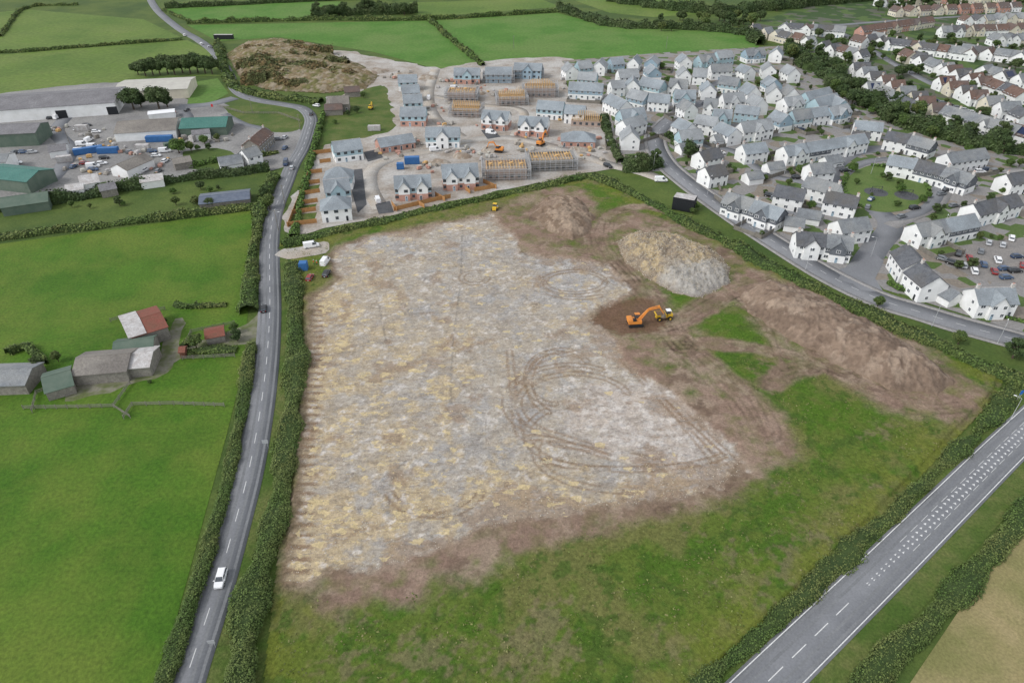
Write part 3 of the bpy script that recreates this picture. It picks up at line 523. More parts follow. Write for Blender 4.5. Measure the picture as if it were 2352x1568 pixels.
def house_at(x,y,ang,L,w,ev=5.0,rg=8.2,wall=white,upper=None,roof=slate,gab=0,ch=0,wins=True,name='house',label='white rendered house with grey slate roof',cat='house',group='houses on the estate',split=2.7,hip=False,gwall=None,solar=False,doorw=6.,wm=None,z=0,gard=False):
    h=ob(name,None,loc=(x,y,z),rz=ang,label=label,cat=cat,group=group); upper=upper or wall; hw=w/2;hl=L/2; wm=wm or WM
    b=MB(); sp=min(split,ev-.3)
    b.box((0,0,sp/2-.1),(L,w,sp+.2),0)
    if hip: b.box((0,0,(sp+ev)/2),(L-.01,w-.01,ev-sp),1)
    else: b.prismx([(-hw+.004,sp),(hw-.004,sp),(hw-.004,ev),(0,rg-.1),(-hw+.004,ev)],-hl+.004,hl-.004,1)
    gx=[];pj=1.0
    if gab:
        gw=min(L/gab*.62,w*.62)
        for i in range(gab):
            cx=-hl+L*(i+.5)/gab; gx.append((cx,gw)); zr=min(rg-.3,ev+(gw/2)*1.25)
            b.box((cx,-hw-pj/2,sp/2-.1),(gw,pj,sp+.2),0); b.prism([(cx-gw/2+.004,sp),(cx+gw/2-.004,sp),(cx+gw/2-.004,ev),(cx,zr-.1),(cx-gw/2+.004,ev)],-hw-pj,-hw+.3,2)
    ob('wall',b.mesh('wall',[wall,upper,gwall or upper]),h)
    r=MB(); e=.35; t=.16; sl=(rg-ev)/hw; ze=ev-e*sl
    if hip:
        k=min(hw,hl-.5); vs=[(-hl-e,-hw-e,ze),(hl+e,-hw-e,ze),(hl+e,hw+e,ze),(-hl-e,hw+e,ze),(-hl+k,0,rg),(hl-k,0,rg)]
        r.add(vs,[(0,1,5,4),(1,2,5),(2,3,4,5),(3,0,4),(3,2,1,0)])
    else:
        r.prismx([(-hw-e,ze),(-hw-e,ze+t),(0,rg+t),(hw+e,ze+t),(hw+e,ze),(0,rg-.05)],-hl-e*.7,hl+e*.7)
    for cx,gw in gx:
        g=gw/2+.3; zr=min(rg-.3,ev+(gw/2)*1.25); s2=(zr-ev)/(gw/2)
        r.prism([(cx-g,ev-.3*s2),(cx,zr-.05),(cx+g,ev-.3*s2),(cx+g,ev-.3*s2+t),(cx,zr+t),(cx-g,ev-.3*s2+t)],-hw-pj-.3,-.15)
    ro=ob('roof',r.mesh('roof',[roof]),h)
    if not hip and L>6:
        rr=MB(); rr.box((0,0,rg+t),(L+e*1.3,.2,.1)); ob('ridge_tile',rr.mesh('ridge_tile',[palesheet if roof is slate else roof]),ro)
    for i in range(ch):
        ob('chimney',CH,ro,((-hl+.7) if i==0 else (hl-.7 if i==1 else 0),0,rg-.6))
    if solar:
        q=MB(); a=-hw*.85;bb=-hw*.2; za=rg+t+.06+a*sl;zb=rg+t+.06+bb*sl; q.add([(-hl*.6,a,za),(hl*.6,a,za),(hl*.6,bb,zb),(-hl*.6,bb,zb)],[(0,1,2,3)]); ob('solar_panel',q.mesh('solar_panel',[mat('solar',(.02,.03,.07),rough=.2)]),ro)
    if wins:
        fl=[1.5,4.1] if ev>4 else [1.4]
        n=max(2,int(L/2.7)); nd=max(1,int(round(L/doorw))); dn=set(int((j+.5)*n/nd) for j in range(nd))
        for side in (-1,1):
            for i in range(n):
                cx=-hl+L*(i+.5)/n; yy=side*(hw+.03); 
                if side<0:
                    for g,gw in gx:
                        if abs(cx-g)<gw/2-.2: yy=-hw-pj-.03
                        elif abs(cx-g)<gw/2+.5: cx=g+(gw/2+.7)*(1 if cx>g else -1)
                if abs(cx)>hl-.5: continue
                for zf in fl:
                    if zf<2 and i in dn and side<0: ob('door',DM[i%3],h,(cx,yy,1.05)); continue
                    ob('window',wm,h,(cx,yy,zf),0 if side<0 else math.pi,(random.choice((1.1,1.3,1.5)),1,1.15))
        for side in (-1,1):
            for zf in fl:
                ob('window',wm,h,(side*(hl+.03),-hw*.35,zf),side*math.pi/2,(1.,1,1.1))
    if gard: garden(x,y,ang,L,w)
    return h
def house(a,b_,w=8,ev=5.0,rg=8.2,**k):
    if a[0]>b_[0]: a,b_=b_,a
    p=P(a[0],a[1],rg);q=P(b_[0],b_[1],rg); L=math.hypot(q[0]-p[0],q[1]-p[1])
    return house_at((p[0]+q[0])/2,(p[1]+q[1])/2,math.atan2(q[1]-p[1],q[0]-p[0]),L,w,ev,rg,**k)
NG='newly built houses on the site'; NL='new house with pale blue cladding and slate roof'; NP='new house with pink brick base and slate roof'
house((762,326),(826,318),9,wall=white,upper=blue,group=NG,label=NL,wm=WD)
house((866,318),(945,306),9,2.8,5.6,wall=brick,group=NG,label='new bungalow with pink brick walls, slate roof',wm=WD)
house((978,292),(1055,292),9,wall=white,upper=blue,gab=1,gwall=white,group=NG,label=NL,wm=WD)
house((1110,252),(1170,256),9,wall=brick,upper=white,gab=2,group=NG,label=NP,wm=WD)
house((1194,266),(1260,270),9,wall=brick,upper=white,gab=2,group=NG,label=NP,wm=WD)
house((1290,300),(1368,302),11,2.9,6,wall=brick,upper=blue,hip=True,group=NG,label='new bungalow with blue cladding and hipped roof',wm=WD)
house((1236,230),(1296,234),9,wall=white,upper=blue,group=NG,label=NL,wm=WD)
house((905,404),(988,400),10,wall=brick,upper=blue,gab=2,gwall=white,group=NG,label='new semi-detached pair with two front gables, blue cladding',wm=WD)
house((1014,378),(1096,374),10,5.2,9,wall=brick,upper=white,gab=2,group=NG,label='new white semi-detached pair with tall gables, brick base',wm=WD)
house((733,452),(802,446),10,wall=white,group=NG,label='new white house with hipped slate roof',hip=True,wm=WD)
house((742,414),(800,408),9,wall=white,upper=blue,group=NG,label=NL,wm=WD,gab=1)
x,y=P(775,384,8); house_at(x,y,.1,11,9,wall=white,upper=blue,group=NG,label=NL,wm=WD,hip=True)
for a in (((914,172),(957,171)),((922,196),(962,194)),((925,218),(968,216))): house(*a,9,wall=white,upper=blue,group=NG,label=NL,wm=WD)
house((920,246),(978,246),10,wall=brick,upper=blue,group=NG,label=NP,wm=WD)
house((1043,156),(1102,156),9,wall=brick,upper=blue,gab=1,group=NG,label=NP,wm=WD)
house((1115,154),(1175,154),9,wall=blue2,group=NG,label='new house with scaffolding and slate roof',wm=WD)
house((1182,144),(1245,146),9,wall=blue2,gab=1,group=NG,label='new house with scaffolding and slate roof',wm=WD)
house((1300,240),(1345,243),9,wall=white,group=NG,label='new white house near timber roof frames',wm=WD)
def scaffold(x,y,ang,L,w,h):
    s=ob('scaffolding',None,loc=(x,y,0),rz=ang,label='grey tube scaffolding around a house under construction',cat='scaffolding',group='scaffolding on the building site')
    b=MB(); n=int(L/2.2)+1; m=int(w/2.2)+1
    pts=[(-L/2+L*i/(n-1),sy*w/2) for i in range(n) for sy in(-1,1)]+[(sx*L/2,-w/2+w*j/(m-1)) for j in range(1,m-1) for sx in (-1,1)]
    for px_,py_ in pts: b.cone((px_,py_,0),(px_,py_,h),.07,.07,5); b.cone((px_*(1-1.0/(L/2)),py_*(1-1.0/(w/2)),0),(px_*(1-1.0/(L/2)),py_*(1-1.0/(w/2)),h),.06,.06,5)
    for z in np.arange(1.,h+.1,1.):
        for sy in (-1,1): b.cone((-L/2,sy*w/2,z),(L/2,sy*w/2,z),.06,.06,5); b.cone((sy*L/2,-w/2,z),(sy*L/2,w/2,z),.06,.06,5)
    ob('pole_frame',b.mesh('pole_frame',[steel]),s)
    for z in (2.2,4.4):
        d=MB(); 
        for sy in(-1,1): d.box((0,sy*(w/2-.5),z),(L,.9,.08)); d.box((sy*(L/2-.5),0,z+.003),(.9,w-1.9,.08))
        ob('deck',d.mesh('deck',[pave]),s)
def trussm(w,h):
    b=MB(); b.beam((0,-w/2-.3,0),(0,w/2+.3,0),.16); b.beam((0,-w/2-.4,-.15),(0,0,h),.18); b.beam((0,w/2+.4,-.15),(0,0,h),.18); b.beam((0,0,0),(0,0,h),.1); b.beam((0,-w/4,0),(0,-w/4,h/2),.1); b.beam((0,w/4,0),(0,w/4,h/2),.1); return b.mesh('roof_truss',[wood])
TM=trussm(9,3.8); felt=mat('floor_board',(.42,.34,.25),(.32,.27,.21),.5,5,fine=2)
def shell(cx,cy,L,w,ang,truss=True,scaf=True,wall=brick,ev=5):
    x,y=P(cx,cy); s=ob('unfinished_house',None,loc=(x,y,0),rz=ang,label='unfinished house shell with open timber roof' if truss else 'unfinished house shell with timber joists on top',cat='house',group='unfinished houses')
    b=MB()
    for sy in (-1,1): b.box((0,sy*(w/2-.15),ev/2),(L,.3,ev)); b.box((sy*(L/2-.15),0,ev/2),(.3,w-.61,ev))
    b.box((0,0,ev-.7),(L-.62,w-.62,.2),1); ob('wall',b.mesh('wall',[wall,felt]),s)
    for i in range(int(L/3)):
        for sy in (-1,1): ob('window',WD,s,(-L/2+1.8+i*3,sy*(w/2+.02),1.5),0 if sy<0 else math.pi,(1.3,1,1.3))
    if truss:
        n=int(L/.9)
        for i in range(n):
            ex=min(i,n-1-i)/(n*.22); k=min(1,.25+.75*ex) if L>14 else 1
            ob('roof_truss',TM,s,(-L/2+.3+(L-.6)*i/(n-1),0,ev+.1),0,(1,w/9,k))
    else:
        n=int(L/1.2); j=MB(); j.box((0,0,0),(.22,w,.2)); jm=j.mesh('joist',[wood])
        for i in range(n): ob('joist',jm,s,(-L/2+.4+(L-.8)*i/(n-1),0,ev+.12))
        for i in range(4):
            q=MB(); q.box((0,0,0),(1.6,1.1,.5)); ob('timber_pack',q.mesh('timber_pack',[wood]),s,(-L/2+2+i*(L-4)/3,random.uniform(-2,2),ev+.5),random.random())
    if scaf: scaffold(x,y,ang,L+3.2,w+3.2,ev+1.8)
pinkb=mat('pale_blockwork',(.42,.33,.28),(.36,.28,.24),.6,5,fine=4)
shell(1162,402,17,10,.06,False,wall=pinkb,ev=4.6); shell(1265,382,18,10,.1,False,wall=stone,ev=4.6)
shell(1240,218,17,10,.0,True,wall=pinkb); shell(1175,236,14,10,.1,True,ev=3.2,wall=pinkb); shell(1347,285,15,9,-.15,True,ev=2.8,scaf=False,wall=pinkb)
shell(1062,228,15,10,-.06,False,wall=pinkb); shell(1072,262,14,10,-.1,True,ev=3,wall=pinkb)
for cx,cy,L in ((1146,186,19),(1213,176,19)): scaffold(*P(cx,cy),0,L,12,5.5)
STK=[]
for i,m_ in enumerate((brick,palesheet,wood,stone,conc,crm)):
    b=MB(); b.box((0,0,.07),(1.5,1.2,.12)); pm=b.mesh('pallet',[oldwood]); b=MB(); b.box((0,0,.55),(1.35,1.05,.8)); b.box((.1,.05,1.05),(1.,.8,.16)); STK.append((pm,b.mesh('load',[m_])))
def stack(px,py,grp='pallets of building materials'):
    x,y=P(px,py); k=random.choice(STK); sc=random.uniform(.8,1.7); o=ob('pallet_stack',None,loc=(x,y,.1),rz=random.random()*3,sc=(sc,sc*random.uniform(.6,1.2),sc*random.uniform(.5,.9)),label='pallet stacked with building materials on rough ground',cat='pallet',group=grp); ob('pallet',k[0],o); ob('load',k[1],o)
for cx0,cy0 in ((1030,190),(1100,205),(1140,215),(1010,250),(1120,290),(1200,310),(1040,355),(980,385),(1080,345),(1130,360),(1210,345),(1290,330),(1340,320),(1370,350),(900,350),(1310,200),(1280,265),(900,180),(960,330),(1020,290)):
    for i in range(9): stack(random.gauss(cx0,16),random.gauss(cy0,7))
for cx0,cy0 in ((220,310),(300,350),(350,380),(420,325),(180,380),(400,300),(500,320),(260,330),(130,300),(60,310),(240,395)):
    for i in range(9): stack(random.gauss(cx0,18),random.gauss(cy0,7),'stacked stores in the industrial yard')
for x_,y_,r_ in ((1090,215,7),(1130,345,6),(1010,375,6),(1060,360,5),(1200,205,5),(930,175,9),(985,180,7),(1330,345,5),(860,165,9),(880,345,5)):
    x,y=P(x_,y_); q=[(x+r_*math.cos(t)*random.uniform(.7,1.2),y+r_*.7*math.sin(t)*random.uniform(.7,1.2)) for t in np.linspace(0,6.28,9)[:-1]]
    X3,Y3,n3,k3=grid(x-r_*1.5,x+r_*1.5,y-r_*1.5,y+r_*1.5,.5); d3=sdf(X3,Y3,q); z3=np.where(d3>0,1.6*np.tanh(np.maximum(d3,0)*.7)*(.6+.8*fbm(X3,Y3,2,5)),-.05)+.05
    c3=lerp(np.tile(np.array([.27,.215,.165]),(len(X3),1)),(.36,.32,.27),sm(fbm(X3,Y3,2,8),.4,.6)); ob('spoil_heap',colmesh('spoil_heap',np.c_[X3,Y3,z3],gridfaces(n3,k3,d3>-.6),c3,soilm),label='low heap of rubble on the building site',cat='spoil heap',group='small rubble heaps')
# estate
E=[((1297,150),(1322,146)),((1326,141),(1356,138)),((1366,140),(1393,137)),((1402,133),(1430,131)),((1440,133),(1478,129)),((1486,128),(1514,133)),((1308,188),(1386,192)),((1330,165),(1372,168)),((1546,129),(1598,127)),((1605,127),(1640,123)),((1646,118),(1680,115)),((1712,113),(1755,110)),((1765,113),(1806,110)),((1556,158),(1588,157)),((1594,156),(1626,158)),((1632,148),(1680,146)),((1690,150),(1738,151)),((1745,146),(1790,146)),((1402,186),(1432,184)),((1440,182),(1468,181)),((1476,176),(1526,186)),((1402,214),(1440,232)),((1450,204),(1490,213)),((1492,214),(1540,218)),((1550,206),(1598,207)),((1606,192),(1650,191)),((1656,174),(1700,180)),((1700,192),(1750,202)),((1750,176),(1800,182)),((1660,215),(1708,212)),((1720,220),(1762,228)),((1766,200),(1795,197)),((1802,203),(1832,199)),((1850,212),(1905,200)),((1872,226),(1922,214)),((1776,262),(1815,257)),((1820,254),(1860,249)),((1862,249),(1900,244)),((1904,247),(1946,238)),((1905,226),(1950,224)),((1640,250),(1682,252)),((1692,240),(1746,246)),((1550,280),(1600,274)),((1602,262),(1650,270)),((1655,280),(1692,296)),((1702,281),(1770,272)),((1430,276),(1474,264)),((1426,300),(1470,296)),((1424,252),(1478,246)),((1560,235),(1600,232)),((1800,225),(1840,220)),((1420,160),(1465,158)),((1540,180),(1580,184)),((1800,150),(1835,158)),((1480,150),(1520,155)),((1620,225),(1650,228)),((1560,300),(1610,296))]
for i,(a,b_) in enumerate(E):
    u=random.choice([None,blue,None,None,blue2,None,None]); cx=(a[0]+b_[0])/2;cy=(a[1]+b_[1])/2; rf=random.choice((slate,slate2,slate,slate2,slated))
    if b_[0]-a[0]<62 and random.random()<.42:
        x,y=P(cx,cy,8); house_at(x,y,random.uniform(1.15,1.75) if random.random()<.5 else random.uniform(-1.4,-1.1),random.uniform(9,11),random.uniform(7.5,8.5),4.9,random.uniform(7.9,8.8),wall=white,upper=u,roof=rf,label='pale blue clad house with grey slate roof' if u else 'white rendered house with grey slate roof',gard=True)
    else: house(a,b_,random.uniform(7.2,9),4.9,random.uniform(7.8,8.8),wall=white if random.random()<.88 else blue,upper=u,roof=rf,gab=random.choice([0,0,1,1]),label='pale blue clad house with grey slate roof' if u else 'white rendered house with grey slate roof',gard=i%2==0)
WS='white rendered house with weathered slate roof'; DS='terrace with dark slate cladding and white gables'
for a,b_,u,r,g in (((1966,276),(2030,282),None,slated,0),((1800,336),(1850,328),None,slated,1),((1850,328),(1900,320),dslate,slated,0),((1900,320),(1985,306),None,slated,1),((2040,300),(2095,310),None,slated,0),((2095,310),(2150,324),dslate,slated,0),((2045,355),(2110,366),None,slated,0),((2110,366),(2175,382),dslate,slated,0),((2175,382),(2240,402),dslate,slated,1),((2175,352),(2262,340),None,slated,0),((1705,332),(1757,326),None,slated,0),((1606,348),(1650,338),None,slated,0),((1620,384),(1662,376),None,slated,0),((1856,404),(1932,424),None,slated,0),((1900,438),(1975,452),None,slated,0),((1785,424),(1852,436),None,slated,0),((1672,440),(1735,458),dslate,slated,1),((1735,458),(1802,480),dslate,slated,1),((1830,532),(1900,536),None,slated,1),((1900,536),(1962,544),dslate,slated,1),((1925,506),(1992,498),None,slated,0),((2105,514),(2170,503),None,slated,1),((2170,503),(2238,490),dslate,slated,0),((2236,468),(2335,444),None,slated,1),((2240,662),(2330,660),None,slated,1),((2312,400),(2380,390),None,slated,0),((1860,376),(1910,372),None,slated,0),((1960,300),(2000,305),None,slated,0)):
    house(a,b_,8,4.8,7.8,wall=white,upper=u,roof=random.choice((slated,slated,slatek,slate)),gab=g,ch=random.choice([0,1,1,2]),label=DS if u else WS,group='houses around the green',gard=random.random()<.5 and a[1]<600)
for a,b_ in (((2085,560),(2115,598)),((2115,602),(2158,636))): house(a,b_,8.5,5.4,8.6,wall=white,roof=slatek,ch=1,label=WS,group='houses around the green')
for a,b_ in (((1762,374),(1798,370)),((1715,396),(1748,392)),((1835,478),(1888,486)),((1805,496),(1850,502)),((2168,652),(2205,672)),((1895,360),(1930,355)),((1640,310),(1680,306)),((1560,330),(1590,326))): house(a,b_,6,2.5,4.6,wall=white,roof=slated,wins=False,name='garage',label='low white garage with slate roof',cat='garage',group='garages',split=2)
def row(p,q,n,perp=0,roofs=(browntile,slatek,slated),walls=(white,white,white,cream),jit=1.5,L=(8,11)):
    a=P(*p);b_=P(*q);ang=math.atan2(b_[1]-a[1],b_[0]-a[0])+perp*math.pi/2
    if abs(math.cos(ang))<.001: ang+=.001
    if math.cos(ang)<0: ang+=math.pi
    for i in range(n):
        t=(i+.5)/n; x=a[0]+(b_[0]-a[0])*t+random.uniform(-jit,jit);y=a[1]+(b_[1]-a[1])*t+random.uniform(-jit,jit); rf=random.choice(roofs); tw=random.choice([0,0,0,math.pi/2]) if L[1]<12 else 0
        house_at(x,y,ang+tw+random.uniform(-.1,.1)*(L[1]<12),random.uniform(*L),random.uniform(7.5,8.8),4.2,7.7,wall=random.choice(walls),roof=rf,ch=random.choice([0,1,1]),solar=random.random()<.08,gab=random.choice([0,0,0,1]),label='white village house with brown tiled roof' if rf is browntile else 'white village house with grey slate roof',group='houses in the older village')
row((1962,168),(2165,278),9,1);row((2075,140),(2345,240),12,1);row((2175,280),(2352,332),5,0,L=(12,15));row((1880,120),(1985,145),5,1)
row((2010,110),(2235,140),10,0);row((1975,85),(2130,62),6,0,roofs=(browntile,),walls=(cream,brick),jit=.1,L=(17,18));row((2150,85),(2352,78),8,0)
row((2215,130),(2352,148),6,0);row((2150,200),(2352,290),7,1);row((1720,80),(1870,112),6,1);row((2040,38),(2340,26),10,0,roofs=(browntile,),walls=(white,brick,cream),jit=.3);row((2200,60),(2352,52),6,1)
row((1960,110),(2020,100),3,0);row((2240,175),(2352,205),4,1);row((2000,15),(2352,4),9,0,roofs=(browntile,),walls=(white,brick,cream));row((1790,75),(1930,85),6,0); row((1990,215),(2090,268),4,0); row((2270,105),(2352,104),4,0)
# industrial
def shed(a,b_,w,ev,rg,wall,roof,label,**k): return house(a,b_,w,ev,rg,wall=wall,roof=roof,wins=False,name='industrial_building',label=label,cat='building',group='industrial buildings',**k)
h=shed((-120,232),(272,206),32,6,8.5,white,shr,'long warehouse with dark sheet roof and white walls')
d=MB(); d.box((0,0,0),(5,.12,4)); dm=d.mesh('roller_door',[blk]); ob('roller_door',dm,h,(38,-16.07,2)); ob('roller_door',dm,h,(14,-16.07,2))
shed((272,192),(438,184),26,5,6.5,cream,crm,'cream warehouse with pale sheet roof')
shed((-60,290),(92,283),16,6,8,olive,shr,'olive green metal industrial unit')
shed((270,280),(408,272),20,4,6.5,white,asb,'low workshop with weathered sheet roof')
shed((418,272),(523,268),16,4,6.5,olive,grnroof,'workshop with bright green sheet roof')
shed((-30,380),(88,392),14,5,7,olive,grnroof,'green metal barn in the yard')
shed((0,455),(108,440),10,3.5,5.5,olive,olive,'long dark green shed beside hedge')
shed((180,405),(222,398),9,4,6,white,palesheet,'small white gabled workshop')
shed((268,378),(330,352),9,3.5,5.5,white,asb,'long narrow shed with weathered roof')
shed((340,258),(400,252),6,3,3.4,white,upvc,'flat white roofed store in the yard'); shed((320,405),(372,398),7,3,4.4,white,palesheet,'pale roofed workshop beside the hedge'); shed((225,425),(262,418),7,3,4.4,stone,shr,'small grey workshop beside the hedge'); shed((110,335),(150,330),8,3,4.6,white,shr,'small grey workshop in the yard')
shed((395,365),(435,358),6,3,4.4,stone,asb,'small workshop with weathered roof'); shed((150,425),(190,420),6,3,4.4,white,palesheet,'small white store beside the hedge'); shed((440,300),(480,296),6,3,4.2,white,shr,'small grey workshop in the yard')
shed((-60,360),(20,354),12,5,6.5,white,slated,'white industrial unit with grey roof')
house((500,362),(552,354),8,3.5,6,wall=white,roof=slated,label='white cottage with slate roof beside road',group='roadside cottages'); house((555,345),(588,336),8,5,7.5,wall=white,roof=slated,ch=1,label='white cottage with slate roof beside road',group='roadside cottages')
house((572,322),(606,293),8,4.5,7,wall=stone,roof=browntile,ch=2,label='old stone cottages with brown tiled roof',group='roadside cottages')
house((750,222),(800,220),9,4,7,wall=stone,roof=asb,label='derelict stone house with weathered roof',group='old farm buildings'); house((745,240),(785,238),7,3,5,wall=stone,roof=browntile,label='derelict stone outbuilding with brown roof',group='old farm buildings',wins=False)
house((790,200),(825,198),7,3,5,wall=stone,roof=browntile,label='old stone barn with brown roof',group='old farm buildings',wins=False)
shed((458,452),(572,440),10,2.6,3.6,stone,mat('dark_panel',(.09,.11,.15),(.13,.15,.19),.6,3,rough=.35),'low building covered with dark solar panels')
def farm(a,b_,w,ev,rg,wall,roof,label,**k): return house(a,b_,w,ev,rg,wall=wall,roof=roof,wins=False,name='barn',label=label,cat='barn',group='farm buildings in the pasture',**k)
fb=farm((288,742),(368,718),13,4,5.2,stone,rust,'stone barn with rusty red and white sheet roof')
q=MB();q.box((0,0,0),(4.6,6.9,.08),0)
for sy in (-1,1): o=ob('roof_sheet',q.mesh('roof_sheet',[palesheet]),fb,(-3.1,sy*3.4,4.88)); o.rotation_euler=(-sy*math.atan(1.2/6.5),0,0)
farm((262,786),(352,775),6,3,4.2,stone,olive,'lean shed with dark green roof')
farm((176,822),(298,812),10,3.2,5,stone,asb,'long cowshed with weathered sheet roof'); farm((299,812),(350,808),9,3,4.4,stone,palesheet,'pale roofed end of cowshed')
farm((96,868),(160,850),9,2.6,4.2,stone,olive,'small green roofed shed'); farm((-40,850),(72,846),9,3,4.6,stone,slated,'open sided barn with grey roof')
farm((470,760),(512,752),5,2.3,3.2,stone,rust,'small shed with rusty red roof'); farm((412,798),(424,797),2.5,2,2.6,rust,rust,'tiny red hut in the pasture')
# ---------------- containers
def container(px,py,L,w,h,ang,m,label,z0=.1):
    x,y=P(px,py); o=ob('shipping_container',None,loc=(x,y,z0),rz=ang,label=label,cat='container',group='containers and cabins')
    b=MB(); b.box((0,0,h/2),(L-.1,w-.1,h-.1)); n=int(L/.5)
    for i in range(n):
        for sy in(-1,1): b.box((-L/2+.4+(L-.8)*i/(n-1),sy*(w/2-.04),h/2),(.22,.07,h-.3))
    for sx in(-1,1):
        for sy in(-1,1): b.box((sx*(L/2-.06),sy*(w/2-.06),h/2),(.14,.14,h))
    ob('body',b.mesh('body',[m]),o); r=MB(); r.box((0,0,h+.02),(L-.2,w-.2,.06)); ob('roof',r.mesh('roof',[palesheet if m is blk else m]),o)
    d=MB(); d.box((L/2-.02,-.55,h/2),(.06,1.,h-.3)); d.box((L/2-.02,.55,h/2),(.06,1.,h-.3)); ob('door',d.mesh('door',[m]),o)
container(947,376,6.5,2.6,3,.1,bluec,'bright blue shipping container on the site'); container(1570,480,8,5,5,-.45,blk,'black boxed cabin with white roof')
container(699,622,2.6,2.4,2.7,.1,bluec,'small blue site store beside parked cars',.5); container(205,352,12,2.6,2.6,.5,bluec,'blue shipping container in the yard'); container(250,352,9,2.6,2.6,.1,bluec,'blue shipping container in the yard')
container(368,325,12,2.6,2.6,.1,bluec,'blue shipping container in the yard'); container(920,388,3,2.4,2.5,.1,bluec,'small blue site store'); container(330,345,6,2.6,2.6,.1,palesheet,'pale shipping container in the yard'); container(150,372,6,2.6,2.6,.4,palesheet,'pale shipping container in the yard'); container(395,340,6,2.6,2.6,.7,olive,'green shipping container in the yard'); container(450,322,6,2.6,2.6,1.2,palesheet,'pale shipping container in the yard'); container(190,300,6,2.6,2.6,.1,palesheet,'pale shipping container in the yard')
container(515,90,14,3,3,0,blk,'black slurry tank shed beside field'); container(860,300,6,2.4,2.4,.05,palesheet,'white static caravan on rough ground')
for q in ([(660,520),(728,512)],[(672,492),(726,484)],[(690,470),(730,464)],[(697,448),(735,442)],[(700,425),(735,420)],[(703,400),(740,396)],[(662,522),(712,395)],[(905,485),(1000,462),(1035,455)],[(900,470),(912,486)],[(960,470),(975,478)],[(1000,450),(1022,462)],[(1090,440),(1140,432)],[(1060,430),(1080,445)],[(1110,420),(1140,434)],[(720,355),(760,350)],[(735,375),(760,372)]): fence(q)
for q in ([(662,512),(722,506),(728,488),(672,494)],[(676,486),(722,480),(728,468),(688,474)],[(694,444),(730,438),(735,424),(699,430)]): sheet('garden_lawn',q,.05,verge)
OW=dict(m=oldwood,solid=False,h=1.3,label='weathered timber post and rail fence',group='farm fences',sp=2.5)
for q in ([(55,940),(180,938),(262,936),(300,960)],[(285,962),(305,932),(400,930),(516,934)],[(262,936),(300,882)],[(75,948),(85,905),(160,880)],[(420,826),(540,820)],[(255,740),(300,725),(380,712)],[(500,245),(560,262),(640,262),(690,280)],[(430,790),(440,765),(540,745)]): fence(q,**OW)
DG=dict(m=oldwood,h=1.7,label='grey timber garden fence',group='garden fences')
for q in ([(1655,440),(1640,415),(1600,395)],[(1660,470),(1640,455)],[(1740,420),(1800,400)],[(1690,365),(1750,380)],[(1810,450),(1850,470)],[(2105,560),(2180,545)],[(2180,545),(2240,530)],[(1820,500),(1800,530)],[(1940,350),(1890,345)]): fence(q,**DG)
# ---------------- hedges
hedge([(520,1760),(545,1568),(572,1430),(612,1270),(645,1130),(664,1000),(678,850),(678,700),(670,612)],4.6,2.,'tall dense hedge between road and stripped field',lf_=1.25)
hedge([(300,1760),(385,1550),(428,1420),(478,1270),(516,1120),(546,980),(562,880),(574,795)],3.2,1.4,'hedge bank between road and pasture',lf_=1.25)
hedge([(572,720),(575,640),(590,540),(605,470),(628,410)],4.2,2.1,'dense hedge between road and pasture'); 
hedge([(648,566),(760,540),(900,508),(1100,463),(1250,430),(1350,408)],3.8,2.,'hedge between new houses and stripped field')
hedge([(1350,408),(1440,440),(1560,505),(1700,580),(1850,658),(2000,730),(2140,790),(2260,845),(2360,892)],5.2,2.0,'thick hedge between stripped field and estate road')
hedge([(2330,885),(2250,985),(2150,1085),(1980,1240),(1800,1400),(1620,1560),(1500,1680)],3.2,.9,'rough overgrown hedge beside the main road',wvar=.7,lf_=1.25)
hedge([(2480,1060),(2345,1195),(2240,1305),(2150,1400),(2055,1505),(1965,1620)],4.0,1.2,'dark overgrown hedge beside the dry field',wvar=.4,lf_=1.25)
hedge([(-200,570),(0,548),(150,530),(350,506),(590,478)],3.5,2.2); hedge([(-100,500),(100,470),(350,425),(620,392)],5,3.2,m=leafB)
hedge([(675,545),(690,480),(705,410),(725,330),(745,260)],2.6,1.8,m=leafD,label='light green hedge beside the road')
hedge([(-300,124),(0,122),(200,108),(420,92)],3,2); hedge([(430,55),(730,47),(985,46),(1280,28)],3.5,3); hedge([(985,46),(1040,95),(1110,152)],3.5,2.5); hedge([(375,24),(440,52)],3,2)
hedge([(1280,22),(1400,58),(1540,66),(1700,78),(1745,105)],9,5,m=leafB,name='tree_belt',label='dark belt of trees beside the fields',cat='trees',kind='stuff')
hedge([(1815,115),(1870,165),(1930,200),(2000,240),(2080,285),(2180,318),(2352,355),(2500,390)],11,5,m=leafB,name='tree_belt',label='dark belt of trees between estate and village',cat='trees',kind='stuff',wvar=.6)
hedge([(1400,2),(1560,25),(1640,30),(1800,20),(1900,10),(2050,-5)],12,7,m=leafB,name='tree_belt',label='dark wood beyond the fields',cat='trees',kind='stuff',wvar=.5)
hedge([(720,44),(800,36),(960,30)],8,7,m=leafB,name='tree_belt',label='dark clump of trees around distant farm',cat='trees',kind='stuff',wvar=.5)
hedge([(500,100),(530,190),(600,220),(740,236)],5,2.5); hedge([(1430,390),(1470,392),(1510,380)],8,5,m=leafB,label='tall dark shrubs beside the estate road'); hedge([(1385,270),(1400,320),(1425,375)],4,3,m=leafB)
hedge([(1545,330),(1600,365)],5,4,m=leafB); hedge([(0,85),(60,20),(180,12)],3,2); hedge([(380,20),(790,0),(1100,-10)],5,4,m=leafB)
hedge([(2040,650),(2075,668),(2090,655),(2060,635)],3,1.2,m=leafD,label='low clipped shrubs by the junction'); hedge([(2110,668),(2200,700),(2352,740)],1.4,.8,m=leafD,label='low clipped hedge before the houses')
hedge([(430,385),(500,372)],3,2.2,m=leafD); hedge([(600,360),(640,352)],2.5,2)
